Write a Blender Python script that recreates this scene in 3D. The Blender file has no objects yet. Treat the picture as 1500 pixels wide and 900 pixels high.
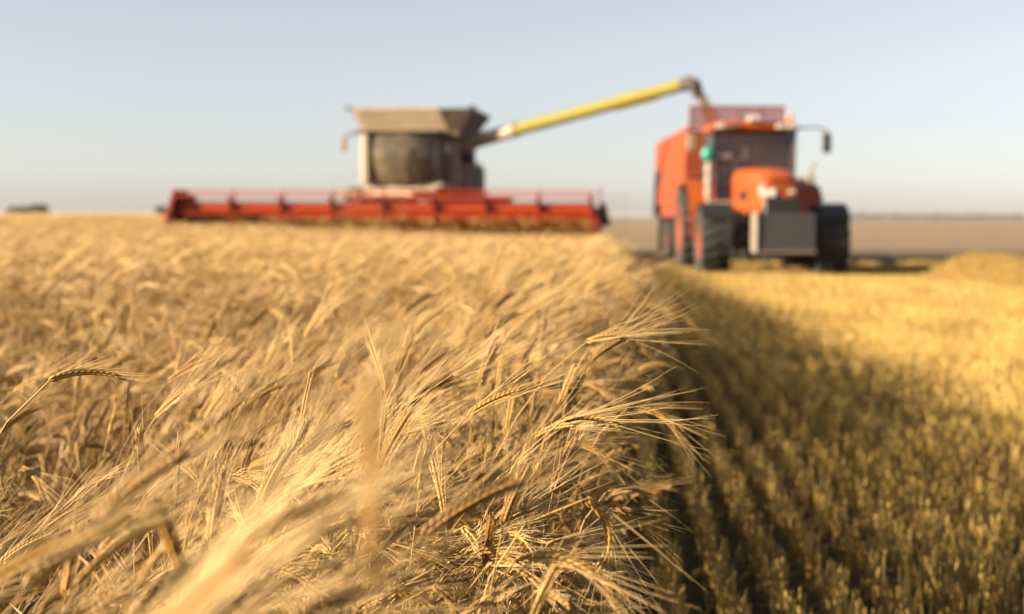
import bpy, bmesh, math, random
import numpy as np
from mathutils import Vector, Matrix, Euler
R = math.radians
PI = math.pi
random.seed(7)
rng = np.random.default_rng(11)
scn = bpy.context.scene
COL = scn.collection

# ------------------------------------------------------------------ camera
F_MM = 50.0
cam_d = bpy.data.cameras.new('camera')
cam = bpy.data.objects.new('camera', cam_d)
COL.objects.link(cam)
cam_d.lens = F_MM; cam_d.sensor_width = 36.0
cam_d.clip_start = 0.05; cam_d.clip_end = 12000
CAM_H = 1.22
yaw, pitch, roll = R(3.74), R(3.66), R(0.25)
cam.matrix_world = (Matrix.Translation((0, 0, CAM_H)) @ Matrix.Rotation(yaw, 4, 'Z')
                    @ Matrix.Rotation(R(90) - pitch, 4, 'X') @ Matrix.Rotation(roll, 4, 'Z'))
cam_d.dof.use_dof = True
cam_d.dof.focus_distance = 2.05
cam_d.dof.aperture_fstop = 3.6
cam_d.dof.aperture_blades = 0
scn.camera = cam

# ------------------------------------------------------------------ sky, sun, exposure
SUN_EL, SUN_AZ = R(17.5), R(18)          # azimuth: degrees behind the camera, from due left
to_sun = Vector((-math.cos(SUN_AZ) * math.cos(SUN_EL), -math.sin(SUN_AZ) * math.cos(SUN_EL), math.sin(SUN_EL)))
w = bpy.data.worlds.new('World'); scn.world = w; w.use_nodes = True
nt = w.node_tree; nt.nodes.clear()
sky = nt.nodes.new('ShaderNodeTexSky'); sky.sky_type = 'NISHITA'; sky.sun_disc = False
sky.sun_elevation = SUN_EL
sky.sun_rotation = math.atan2(to_sun.x, to_sun.y)
sky.air_density = 0.8; sky.dust_density = 0.65; sky.ozone_density = 1.0; sky.altitude = 0
hs = nt.nodes.new('ShaderNodeHueSaturation'); hs.inputs['Saturation'].default_value = 0.47
bg = nt.nodes.new('ShaderNodeBackground'); bg.inputs['Strength'].default_value = 0.050
wo = nt.nodes.new('ShaderNodeOutputWorld')
tn = nt.nodes.new('ShaderNodeMix'); tn.data_type = 'RGBA'; tn.blend_type = 'MULTIPLY'; tn.inputs['Factor'].default_value = 1; tn.inputs['B'].default_value = (1.02, 0.99, 1.0, 1)   # slight tint takes some green out of the sky colour
nt.links.new(sky.outputs[0], hs.inputs['Color']); nt.links.new(hs.outputs[0], tn.inputs['A']); nt.links.new(tn.outputs['Result'], bg.inputs[0]); nt.links.new(bg.outputs[0], wo.inputs[0])
sl = bpy.data.lights.new('sun', 'SUN'); sl.energy = 5.0; sl.angle = R(0.5); sl.color = (1.0, 0.83, 0.60)
so = bpy.data.objects.new('sun', sl); COL.objects.link(so)
so.rotation_euler = to_sun.to_track_quat('Z', 'Y').to_euler(); so.location = (-20, -5, 20)
vs = scn.view_settings
vs.view_transform = 'Standard'; vs.look = 'None'; vs.gamma = 1.0; vs.exposure = 1.78
vs.use_curve_mapping = False
scn.render.engine = 'CYCLES'
cy = scn.cycles
cy.use_denoising = True
cy.max_bounces = 6; cy.diffuse_bounces = 1; cy.glossy_bounces = 3; cy.transmission_bounces = 4; cy.transparent_max_bounces = 8
cy.caustics_reflective = False; cy.caustics_refractive = False

# ------------------------------------------------------------------ terrain height
def sm(t):
    t = np.clip(t, 0, 1); return t * t * (3 - 2 * t)
def gz(x, y):
    x = np.asarray(x, float); y = np.asarray(y, float)
    return 0.27 * sm((-x - 0.5) / 11.0) * sm((y - 8) / 24.0) * (1 - sm((y - 120) / 500))

# ------------------------------------------------------------------ materials
def mat(name, col, rough=0.6, metal=0.0, var=0.12, scale=6.0, bump=0.0, spec=0.5, coat=0.0, col2=None, stretch=None, dirt=0.0, dirtcol=(0.18, 0.13, 0.075)):
    m = bpy.data.materials.new(name); m.use_nodes = True
    n = m.node_tree.nodes; l = m.node_tree.links; n.clear()
    o = n.new('ShaderNodeOutputMaterial'); b = n.new('ShaderNodeBsdfPrincipled')
    tc = n.new('ShaderNodeTexCoord'); mp = n.new('ShaderNodeMapping')
    if stretch: mp.inputs['Scale'].default_value = stretch
    no = n.new('ShaderNodeTexNoise'); no.inputs['Scale'].default_value = scale; no.inputs['Detail'].default_value = 6
    l.new(tc.outputs['Object'], mp.inputs[0]); l.new(mp.outputs[0], no.inputs['Vector'])
    mx = n.new('ShaderNodeMix'); mx.data_type = 'RGBA'
    c2 = col2 or tuple(max(0, c * (1 - 2.2 * var)) for c in col)
    mx.inputs['A'].default_value = (*[min(1, c * (1 + var)) for c in col], 1) if not col2 else (*col, 1)
    mx.inputs['B'].default_value = (*c2, 1)
    l.new(no.outputs['Fac'], mx.inputs['Factor'])
    last = mx.outputs['Result']
    if dirt > 0:
        n2 = n.new('ShaderNodeTexNoise'); n2.inputs['Scale'].default_value = 2.3; n2.inputs['Detail'].default_value = 9
        l.new(tc.outputs['Object'], n2.inputs['Vector'])
        mr = n.new('ShaderNodeMapRange'); mr.inputs['From Min'].default_value = 0.35; mr.inputs['From Max'].default_value = 0.75
        mr.inputs['To Max'].default_value = dirt; mr.inputs['To Min'].default_value = dirt * 0.25
        l.new(n2.outputs['Fac'], mr.inputs['Value'])
        md = n.new('ShaderNodeMix'); md.data_type = 'RGBA'; md.inputs['B'].default_value = (*dirtcol, 1)
        l.new(mr.outputs[0], md.inputs['Factor']); l.new(last, md.inputs['A']); last = md.outputs['Result']
    l.new(last, b.inputs['Base Color'])
    b.inputs['Roughness'].default_value = rough; b.inputs['Metallic'].default_value = metal
    b.inputs['Specular IOR Level'].default_value = spec; b.inputs['Coat Weight'].default_value = coat
    if bump:
        bp = n.new('ShaderNodeBump'); bp.inputs['Strength'].default_value = bump; bp.inputs['Distance'].default_value = 0.02
        l.new(no.outputs['Fac'], bp.inputs['Height']); l.new(bp.outputs[0], b.inputs['Normal'])
    l.new(b.outputs[0], o.inputs[0])
    return m

def straw_mat(name, a, b_, trans=0.25, rough=0.5, rnd=0.55):
    """dry plant: colour runs between two tones by a per-stalk attribute and by instance"""
    m = bpy.data.materials.new(name); m.use_nodes = True
    n = m.node_tree.nodes; l = m.node_tree.links; n.clear()
    o = n.new('ShaderNodeOutputMaterial'); b = n.new('ShaderNodeBsdfPrincipled')
    at = n.new('ShaderNodeAttribute'); at.attribute_name = 'tint'
    oi = n.new('ShaderNodeObjectInfo')
    ma = n.new('ShaderNodeMath'); ma.operation = 'MULTIPLY'; ma.inputs[1].default_value = rnd
    l.new(oi.outputs['Random'], ma.inputs[0])
    ad = n.new('ShaderNodeMath'); ad.operation = 'MULTIPLY_ADD'; ad.inputs[1].default_value = 1 - rnd; ad.use_clamp = True
    l.new(at.outputs['Fac'], ad.inputs[0]); l.new(ma.outputs[0], ad.inputs[2])
    mx = n.new('ShaderNodeMix'); mx.data_type = 'RGBA'
    mx.inputs['A'].default_value = (*a, 1); mx.inputs['B'].default_value = (*b_, 1)
    l.new(ad.outputs[0], mx.inputs['Factor']); l.new(mx.outputs['Result'], b.inputs['Base Color'])
    b.inputs['Roughness'].default_value = rough; b.inputs['Specular IOR Level'].default_value = 0.5
    t = n.new('ShaderNodeBsdfTranslucent'); l.new(mx.outputs['Result'], t.inputs['Color'])
    ms = n.new('ShaderNodeMixShader'); ms.inputs[0].default_value = trans
    l.new(b.outputs[0], ms.inputs[1]); l.new(t.outputs[0], ms.inputs[2]); l.new(ms.outputs[0], o.inputs[0])
    return m

M = {}
M['stem'] = straw_mat('straw_stem', (0.50, 0.31, 0.075), (0.13, 0.052, 0.009), 0.08)
M['ear'] = straw_mat('barley_ear', (0.55, 0.33, 0.075), (0.23, 0.10, 0.017), 0.10)
M['awn'] = straw_mat('barley_awn', (0.76, 0.55, 0.25), (0.36, 0.20, 0.055), 0.22)
M['leaf'] = straw_mat('dry_leaf', (0.52, 0.31, 0.085), (0.11, 0.042, 0.007), 0.18)
M['stub'] = straw_mat('stubble_straw', (0.66, 0.445, 0.12), (0.20, 0.115, 0.024), 0.08)
M['green'] = straw_mat('green_weed', (0.06, 0.048, 0.018), (0.15, 0.11, 0.035), 0.15)
M['red'] = mat('header_red_paint', (0.46, 0.05, 0.009), 0.45, var=0.10, spec=0.3, dirt=0.10)
M['dred'] = mat('dull_red_paint', (0.19, 0.0123, 0.00448), 0.55, var=0.15, spec=0.3, dirt=0.15)
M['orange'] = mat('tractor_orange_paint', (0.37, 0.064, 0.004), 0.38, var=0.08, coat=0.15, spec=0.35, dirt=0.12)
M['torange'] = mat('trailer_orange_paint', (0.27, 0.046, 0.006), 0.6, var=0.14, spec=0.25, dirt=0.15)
M['brick'] = mat('trailer_red_mesh', (0.28, 0.0476, 0.0224), 0.6, var=0.12, dirt=0.15)
M['cream'] = mat('combine_cream_panel', (0.48, 0.40, 0.27), 0.6, var=0.12, spec=0.3, dirt=0.3, dirtcol=(0.25, 0.18, 0.10))
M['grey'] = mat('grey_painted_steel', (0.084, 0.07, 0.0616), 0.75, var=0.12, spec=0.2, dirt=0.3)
M['sheet'] = mat('dusty_tank_sheet', (0.58, 0.46, 0.31), 0.6, var=0.16, dirt=0.35, dirtcol=(0.30, 0.20, 0.11))
M['yellow'] = mat('auger_yellow_paint', (0.215, 0.19, 0.014), 0.65, var=0.12, spec=0.25, dirt=0.2)
M['peach'] = mat('auger_elbow_paint', (0.42, 0.26, 0.16), 0.5, var=0.1, dirt=0.0, col2=(0.42, 0.34, 0.24))
M['rubber'] = mat('black_rubber', (0.022, 0.021, 0.021), 0.75, var=0.2, dirt=0.30, dirtcol=(0.12, 0.09, 0.06))
M['black'] = mat('black_plastic', (0.015, 0.015, 0.016), 0.45, var=0.1, dirt=0.08)
M['ballast'] = mat('ballast_grey_paint', (0.042, 0.038, 0.037), 0.5, var=0.15, dirt=0.1)
M['trim'] = mat('pale_metal_trim', (0.258, 0.207, 0.157), 0.5, metal=0.0, var=0.1)
M['steel'] = mat('worn_steel', (0.252, 0.224, 0.19), 0.4, metal=0.7, var=0.15, dirt=0.2)
M['lamp'] = mat('lamp_lens', (0.476, 0.448, 0.37), 0.15, var=0.03, coat=0.6)
M['beige'] = mat('beige_lining', (0.28, 0.207, 0.129), 0.7, var=0.15, dirt=0.2)
M['teal'] = mat('teal_plastic', (0.0084, 0.235, 0.157), 0.4, var=0.08)
M['skin'] = mat('skin', (0.50, 0.28, 0.19), 0.55, var=0.05)
M['shirt'] = mat('red_shirt_cloth', (0.40, 0.07, 0.05), 0.85, var=0.15)
M['trousers'] = mat('dark_trouser_cloth', (0.05, 0.055, 0.08), 0.85, var=0.15)
M['hair'] = mat('dark_hair', (0.04, 0.025, 0.015), 0.7, var=0.2)
M['grain'] = mat('barley_grain', (0.347, 0.224, 0.0896), 0.7, var=0.2, scale=40)
M['straw_heap'] = mat('straw_heap_core', (0.336, 0.202, 0.0392), 0.9, var=0.3, scale=14, bump=0.6)
M['dark_leaf'] = mat('dark_foliage', (0.055, 0.07, 0.03), 0.8, var=0.3)
M['bark'] = mat('bark', (0.10, 0.075, 0.05), 0.9, var=0.2)

def glass_mat(name, tint, mixf, rough=0.03):
    m = bpy.data.materials.new(name); m.use_nodes = True
    n = m.node_tree.nodes; l = m.node_tree.links; n.clear()
    o = n.new('ShaderNodeOutputMaterial'); g = n.new('ShaderNodeBsdfGlossy'); g.inputs['Roughness'].default_value = rough
    t = n.new('ShaderNodeBsdfTransparent'); t.inputs[0].default_value = (*tint, 1)
    d = n.new('ShaderNodeBsdfDiffuse'); d.inputs[0].default_value = (0.24, 0.18, 0.11, 1)
    no = n.new('ShaderNodeTexNoise'); no.inputs['Scale'].default_value = 3.0; no.inputs['Detail'].default_value = 8
    tc = n.new('ShaderNodeTexCoord'); l.new(tc.outputs['Object'], no.inputs['Vector'])
    mr = n.new('ShaderNodeMapRange'); mr.inputs['From Min'].default_value = 0.3; mr.inputs['From Max'].default_value = 0.75
    mr.inputs['To Min'].default_value = mixf * 0.3; mr.inputs['To Max'].default_value = mixf
    l.new(no.outputs['Fac'], mr.inputs['Value'])
    f = n.new('ShaderNodeFresnel'); f.inputs[0].default_value = 1.8
    m1 = n.new('ShaderNodeMixShader'); m2 = n.new('ShaderNodeMixShader')
    l.new(f.outputs[0], m1.inputs[0]); l.new(t.outputs[0], m1.inputs[1]); l.new(g.outputs[0], m1.inputs[2])
    l.new(mr.outputs[0], m2.inputs[0]); l.new(m1.outputs[0], m2.inputs[1]); l.new(d.outputs[0], m2.inputs[2])
    l.new(m2.outputs[0], o.inputs[0]); return m
M['dusty_glass'] = glass_mat('dusty_windscreen_glass', (0.45, 0.40, 0.33), 0.70)
M['glass'] = glass_mat('cab_glass', (0.36, 0.42, 0.45), 0.12)

# ------------------------------------------------------------------ mesh builder
class MB:
    def __init__(s): s.v = []; s.f = []; s.sm = []
    def add(s, vs, fs, smooth=False):
        o = len(s.v); s.v += [tuple(v) for v in vs]; s.f += [tuple(i + o for i in f) for f in fs]; s.sm += [smooth] * len(fs); return s
    def box(s, x0, x1, y0, y1, z0, z1, b=0.012, rot=None, piv=None):
        b = min(b, abs(x1 - x0) * .3, abs(y1 - y0) * .3, abs(z1 - z0) * .3)
        bm = bmesh.new(); bmesh.ops.create_cube(bm, size=1)
        for v in bm.verts:
            v.co = Vector(((x0 + x1) / 2 + v.co.x * (x1 - x0), (y0 + y1) / 2 + v.co.y * (y1 - y0), (z0 + z1) / 2 + v.co.z * (z1 - z0)))
        if b > 0.001: bmesh.ops.bevel(bm, geom=list(bm.edges), offset=b, segments=1, affect='EDGES')
        if rot:
            p = Vector(piv or ((x0 + x1) / 2, (y0 + y1) / 2, (z0 + z1) / 2)); Rm = Euler(rot).to_matrix()
            for v in bm.verts: v.co = p + Rm @ (v.co - p)
        bm.verts.index_update()
        s.add([v.co for v in bm.verts], [[v.index for v in f.verts] for f in bm.faces]); bm.free(); return s
    def hull(s, pts, b=0.0):
        bm = bmesh.new(); [bm.verts.new(p) for p in pts]
        r = bmesh.ops.convex_hull(bm, input=list(bm.verts))
        bmesh.ops.delete(bm, geom=[e for e in r['geom_interior'] if isinstance(e, bmesh.types.BMVert)], context='VERTS')
        bmesh.ops.dissolve_limit(bm, angle_limit=R(2), verts=list(bm.verts), edges=list(bm.edges))
        if b: bmesh.ops.bevel(bm, geom=list(bm.edges), offset=b, segments=2, affect='EDGES')
        bm.verts.index_update()
        s.add([v.co for v in bm.verts], [[v.index for v in f.verts] for f in bm.faces]); bm.free(); return s
    def tube(s, pts, r, n=10, cap=True):
        pts = [Vector(p) for p in pts]; rs = r if isinstance(r, (list, tuple)) else [r] * len(pts)
        V = []; prev = None
        for i, p in enumerate(pts):
            d = (pts[min(i + 1, len(pts) - 1)] - pts[max(i - 1, 0)]).normalized()
            if prev is None:
                a = d.cross(Vector((0, 0, 1)));
                if a.length < .05: a = d.cross(Vector((1, 0, 0)))
            else: a = prev - d * prev.dot(d)
            a.normalize(); prev = a; c = d.cross(a)
            V += [p + rs[i] * (a * math.cos(2 * PI * k / n) + c * math.sin(2 * PI * k / n)) for k in range(n)]
        Fc = [[i * n + k, i * n + (k + 1) % n, (i + 1) * n + (k + 1) % n, (i + 1) * n + k] for i in range(len(pts) - 1) for k in range(n)]
        s.add(V, Fc, True)
        if cap: s.add(V[:n], [list(range(n))[::-1]]); s.add(V[-n:], [list(range(n))])
        return s
    def ring(s, prof, c, n=40, axis='x'):
        """closed profile [(axial, radius)] spun about an axis through c"""
        V = []; m = len(prof)
        for k in range(n):
            a = 2 * PI * k / n
            for (u, r) in prof:
                p = (u, r * math.cos(a), r * math.sin(a)) if axis == 'x' else ((r * math.cos(a), u, r * math.sin(a)) if axis == 'y' else (r * math.cos(a), r * math.sin(a), u))
                V.append((c[0] + p[0], c[1] + p[1], c[2] + p[2]))
        Fc = [[k * m + j, k * m + (j + 1) % m, ((k + 1) % n) * m + (j + 1) % m, ((k + 1) % n) * m + j] for k in range(n) for j in range(m)]
        return s.add(V, Fc, True)
    def ell(s, c, r, n=16, m=10):
        V = [(c[0] + r[0] * math.sin(PI * j / m) * math.cos(2 * PI * k / n), c[1] + r[1] * math.sin(PI * j / m) * math.sin(2 * PI * k / n), c[2] + r[2] * math.cos(PI * j / m)) for j in range(m + 1) for k in range(n)]
        Fc = [[j * n + k, (j + 1) * n + k, (j + 1) * n + (k + 1) % n, j * n + (k + 1) % n] for j in range(m) for k in range(n)]
        return s.add(V, Fc, True)
    def build(s, name, m, parent=None, label=None):
        me = bpy.data.meshes.new(name); me.from_pydata(s.v, [], s.f); me.validate()
        bm = bmesh.new(); bm.from_mesh(me); bmesh.ops.remove_doubles(bm, verts=bm.verts, dist=1e-5); bmesh.ops.recalc_face_normals(bm, faces=bm.faces)
        bm.to_mesh(me); bm.free()
        me.polygons.foreach_set('use_smooth', [True] * len(me.polygons))
        try: me.set_sharp_from_angle(angle=R(32))
        except Exception: pass
        me.materials.append(m)
        o = bpy.data.objects.new(name, me); COL.objects.link(o)
        if parent: o.parent = parent
        if label: o['label'] = label
        return o

def thing(name, label, cat, loc, rz=0.0, group=None):
    o = bpy.data.objects.new(name, None); COL.objects.link(o); o.empty_display_size = 0.3
    o.location = loc; o.rotation_euler = (0, 0, rz); o['label'] = label; o['category'] = cat
    if group: o['group'] = group
    return o

# ================================================================== SETTING: ground
def ground_mesh():
    def axis(a):
        return np.array(sorted(set([-v for v in a] + list(a))))
    xs = axis([0, .25, .5, .75, 1, 1.5, 2, 2.5, 3, 4, 5, 6, 7, 8, 9, 10, 12, 14, 17, 20, 26, 34, 50, 80, 130, 220, 400, 800, 1600, 3200, 5000])
    ys = np.array([-60, -20, -5, 0, 1, 2, 3, 4, 5, 6, 8, 10, 12, 14, 17, 20, 23, 26, 29, 32, 35, 38, 42, 47, 54, 64, 80, 100, 130, 170, 220, 300, 400, 600, 900, 1500, 2500, 4500, 8000])
    X, Y = np.meshgrid(xs, ys); Z = gz(X, Y)
    V = np.stack([X, Y, Z], -1).reshape(-1, 3); nx = len(xs)
    Fc = [(j * nx + i, j * nx + i + 1, (j + 1) * nx + i + 1, (j + 1) * nx + i) for j in range(len(ys) - 1) for i in range(nx - 1)]
    me = bpy.data.meshes.new('ground'); me.from_pydata(V.tolist(), [], Fc)
    me.polygons.foreach_set('use_smooth', [True] * len(Fc))
    m = bpy.data.materials.new('field_soil'); m.use_nodes = True
    n = m.node_tree.nodes; l = m.node_tree.links; b = n['Principled BSDF']; b.inputs['Roughness'].default_value = 0.95
    b.inputs['Specular IOR Level'].default_value = 0.1
    tc = n.new('ShaderNodeTexCoord'); sx = n.new('ShaderNodeSeparateXYZ'); l.new(tc.outputs['Object'], sx.inputs[0])
    # wobble the borders of the field strips
    nz = n.new('ShaderNodeTexNoise'); nz.inputs['Scale'].default_value = 0.12; nz.inputs['Detail'].default_value = 5; l.new(tc.outputs['Object'], nz.inputs['Vector'])
    wb = n.new('ShaderNodeMath'); wb.operation = 'MULTIPLY_ADD'; wb.inputs[1].default_value = 9.0; l.new(nz.outputs['Fac'], wb.inputs[0]); l.new(sx.outputs['Y'], wb.inputs[2])
    cr = n.new('ShaderNodeValToRGB'); el = cr.color_ramp.elements
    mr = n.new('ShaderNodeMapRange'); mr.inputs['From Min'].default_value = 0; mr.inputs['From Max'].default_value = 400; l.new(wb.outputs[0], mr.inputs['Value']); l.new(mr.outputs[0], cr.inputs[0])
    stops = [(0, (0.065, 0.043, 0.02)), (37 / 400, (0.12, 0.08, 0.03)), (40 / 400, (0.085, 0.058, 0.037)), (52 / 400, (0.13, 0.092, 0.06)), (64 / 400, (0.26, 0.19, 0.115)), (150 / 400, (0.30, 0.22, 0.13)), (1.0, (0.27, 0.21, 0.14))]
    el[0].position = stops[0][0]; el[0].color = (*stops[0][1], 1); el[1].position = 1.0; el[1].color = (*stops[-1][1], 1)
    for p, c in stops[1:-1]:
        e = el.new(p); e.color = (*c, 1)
    n2 = n.new('ShaderNodeTexNoise'); n2.inputs['Scale'].default_value = 14; n2.inputs['Detail'].default_value = 10; l.new(tc.outputs['Object'], n2.inputs['Vector'])
    n3 = n.new('ShaderNodeTexNoise'); n3.inputs['Scale'].default_value = 0.6; n3.inputs['Detail'].default_value = 6; l.new(tc.outputs['Object'], n3.inputs['Vector'])
    ml = n.new('ShaderNodeMath'); ml.operation = 'MULTIPLY'; l.new(n2.outputs['Fac'], ml.inputs[0]); l.new(n3.outputs['Fac'], ml.inputs[1])
    m2 = n.new('ShaderNodeMapRange'); m2.inputs['From Min'].default_value = 0.12; m2.inputs['From Max'].default_value = 0.4; m2.inputs['To Min'].default_value = 0.65; m2.inputs['To Max'].default_value = 1.3
    l.new(ml.outputs[0], m2.inputs['Value'])
    mx = n.new('ShaderNodeMix'); mx.data_type = 'RGBA'; mx.blend_type = 'MULTIPLY'; mx.inputs['Factor'].default_value = 1
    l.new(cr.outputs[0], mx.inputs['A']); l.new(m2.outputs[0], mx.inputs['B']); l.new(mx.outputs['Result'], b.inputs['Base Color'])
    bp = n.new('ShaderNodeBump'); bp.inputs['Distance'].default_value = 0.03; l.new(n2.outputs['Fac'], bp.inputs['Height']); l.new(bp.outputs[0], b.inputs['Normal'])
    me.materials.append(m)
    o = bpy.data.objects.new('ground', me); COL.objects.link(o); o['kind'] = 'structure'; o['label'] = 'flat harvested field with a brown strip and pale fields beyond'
ground_mesh()

# ================================================================== far woods
def woods(name, label, x0, x1, y, h, nleaf, hum):
    V = []; Fc = []; z0 = float(gz((x0 + x1) / 2, y))
    r = np.random.default_rng(int(abs(x0)))
    k = max(3, int((x1 - x0) / (h * 0.7)))
    cs = [(x0 + (x1 - x0) * (i + .5) / k + r.normal() * h * .12, y + r.normal() * h * .5, h * (0.72 + .3 * r.random())) for i in range(k)]
    for _ in range(nleaf):
        c = cs[r.integers(k)]
        a = r.normal(size=3); a /= np.linalg.norm(a); rad = (0.35 + .65 * r.random() ** .4)
        p = np.array([c[0] + a[0] * h * .6 * rad, c[1] + a[1] * h * .5 * rad, z0 + c[2] * (.52 + a[2] * .5 * rad)])
        u = r.normal(size=3); u /= np.linalg.norm(u); v = np.cross(u, r.normal(size=3)); v /= np.linalg.norm(v); s = h * hum
        o = len(V); V += [tuple(p + s * (u + v)), tuple(p + s * (u - v) * .8), tuple(p - s * (u + v)), tuple(p - s * (u - v))]; Fc.append((o, o + 1, o + 2, o + 3))
    me = bpy.data.meshes.new(name); me.from_pydata(V, [], Fc); me.materials.append(M['dark_leaf'])
    o = bpy.data.objects.new(name, me); COL.objects.link(o); o['kind'] = 'stuff'; o['label'] = label; o['category'] = 'trees'

# ================================================================== PLANT GEOMETRY (numpy pieces)
class PM:
    """piles up tinted, multi-material plant geometry"""
    def __init__(s): s.V = []; s.F = []; s.m = []; s.t = []; s.n = 0
    def add(s, V, F, m, t):
        s.V.append(np.asarray(V, float)); s.F += [tuple(int(i) + s.n for i in f) for f in F]; s.m += [m] * len(F); s.t += [t] * len(F); s.n += len(V)
    def merge(s, o, X, dt=0.0):
        V = np.concatenate(o.V) if o.V else np.zeros((0, 3))
        V = V @ np.array(X.to_3x3()).T + np.array(X.translation)
        s.V.append(V); k = s.n; s.F += [tuple(i + k for i in f) for f in o.F]; s.m += o.m; s.t += [t + dt for t in o.t]; s.n += len(V)
    def mesh(s, name, mats):
        me = bpy.data.meshes.new(name); me.from_pydata(np.concatenate(s.V).tolist(), [], s.F)
        for m in mats: me.materials.append(m)
        me.polygons.foreach_set('material_index', s.m); me.polygons.foreach_set('use_smooth', [True] * len(s.F))
        a = me.attributes.new('tint', 'FLOAT', 'FACE'); a.data.foreach_set('value', np.clip(s.t, 0, 1).astype(np.float32)); return me

def frames(P):
    P = [Vector(p) for p in P]; out = []; prev = None
    for i in range(len(P)):
        d = (P[min(i + 1, len(P) - 1)] - P[max(i - 1, 0)]).normalized()
        a = (d.cross(Vector((0.13, 1, 0.21))) if prev is None else prev - d * prev.dot(d)).normalized(); prev = a
        out.append((P[i], d, a, d.cross(a)))
    return out
def ptube(pm, P, rs, n, m, t):
    fr = frames(P); V = []
    for (p, d, a, c), r in zip(fr, rs):
        V += [tuple(p + r * (a * math.cos(2 * PI * k / n) + c * math.sin(2 * PI * k / n))) for k in range(n)]
    F = [(i * n + k, i * n + (k + 1) % n, (i + 1) * n + (k + 1) % n, (i + 1) * n + k) for i in range(len(P) - 1) for k in range(n)]
    pm.add(V, F, m, t)
def ribbon(pm, P, ws, m, t, twist=0.0):
    fr = frames(P); V = []
    for i, ((p, d, a, c), wd) in enumerate(zip(fr, ws)):
        an = twist * i / len(P); u = a * math.cos(an) + c * math.sin(an); q = c * math.cos(an) - a * math.sin(an)
        V += [tuple(p - u * wd + q * wd * .5), tuple(p), tuple(p + u * wd + q * wd * .5)]
    F = []
    for i in range(len(P) - 1):
        o = i * 3; F += [(o, o + 1, o + 4, o + 3), (o + 1, o + 2, o + 5, o + 4)]
    pm.add(V, F, m, t)

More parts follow.
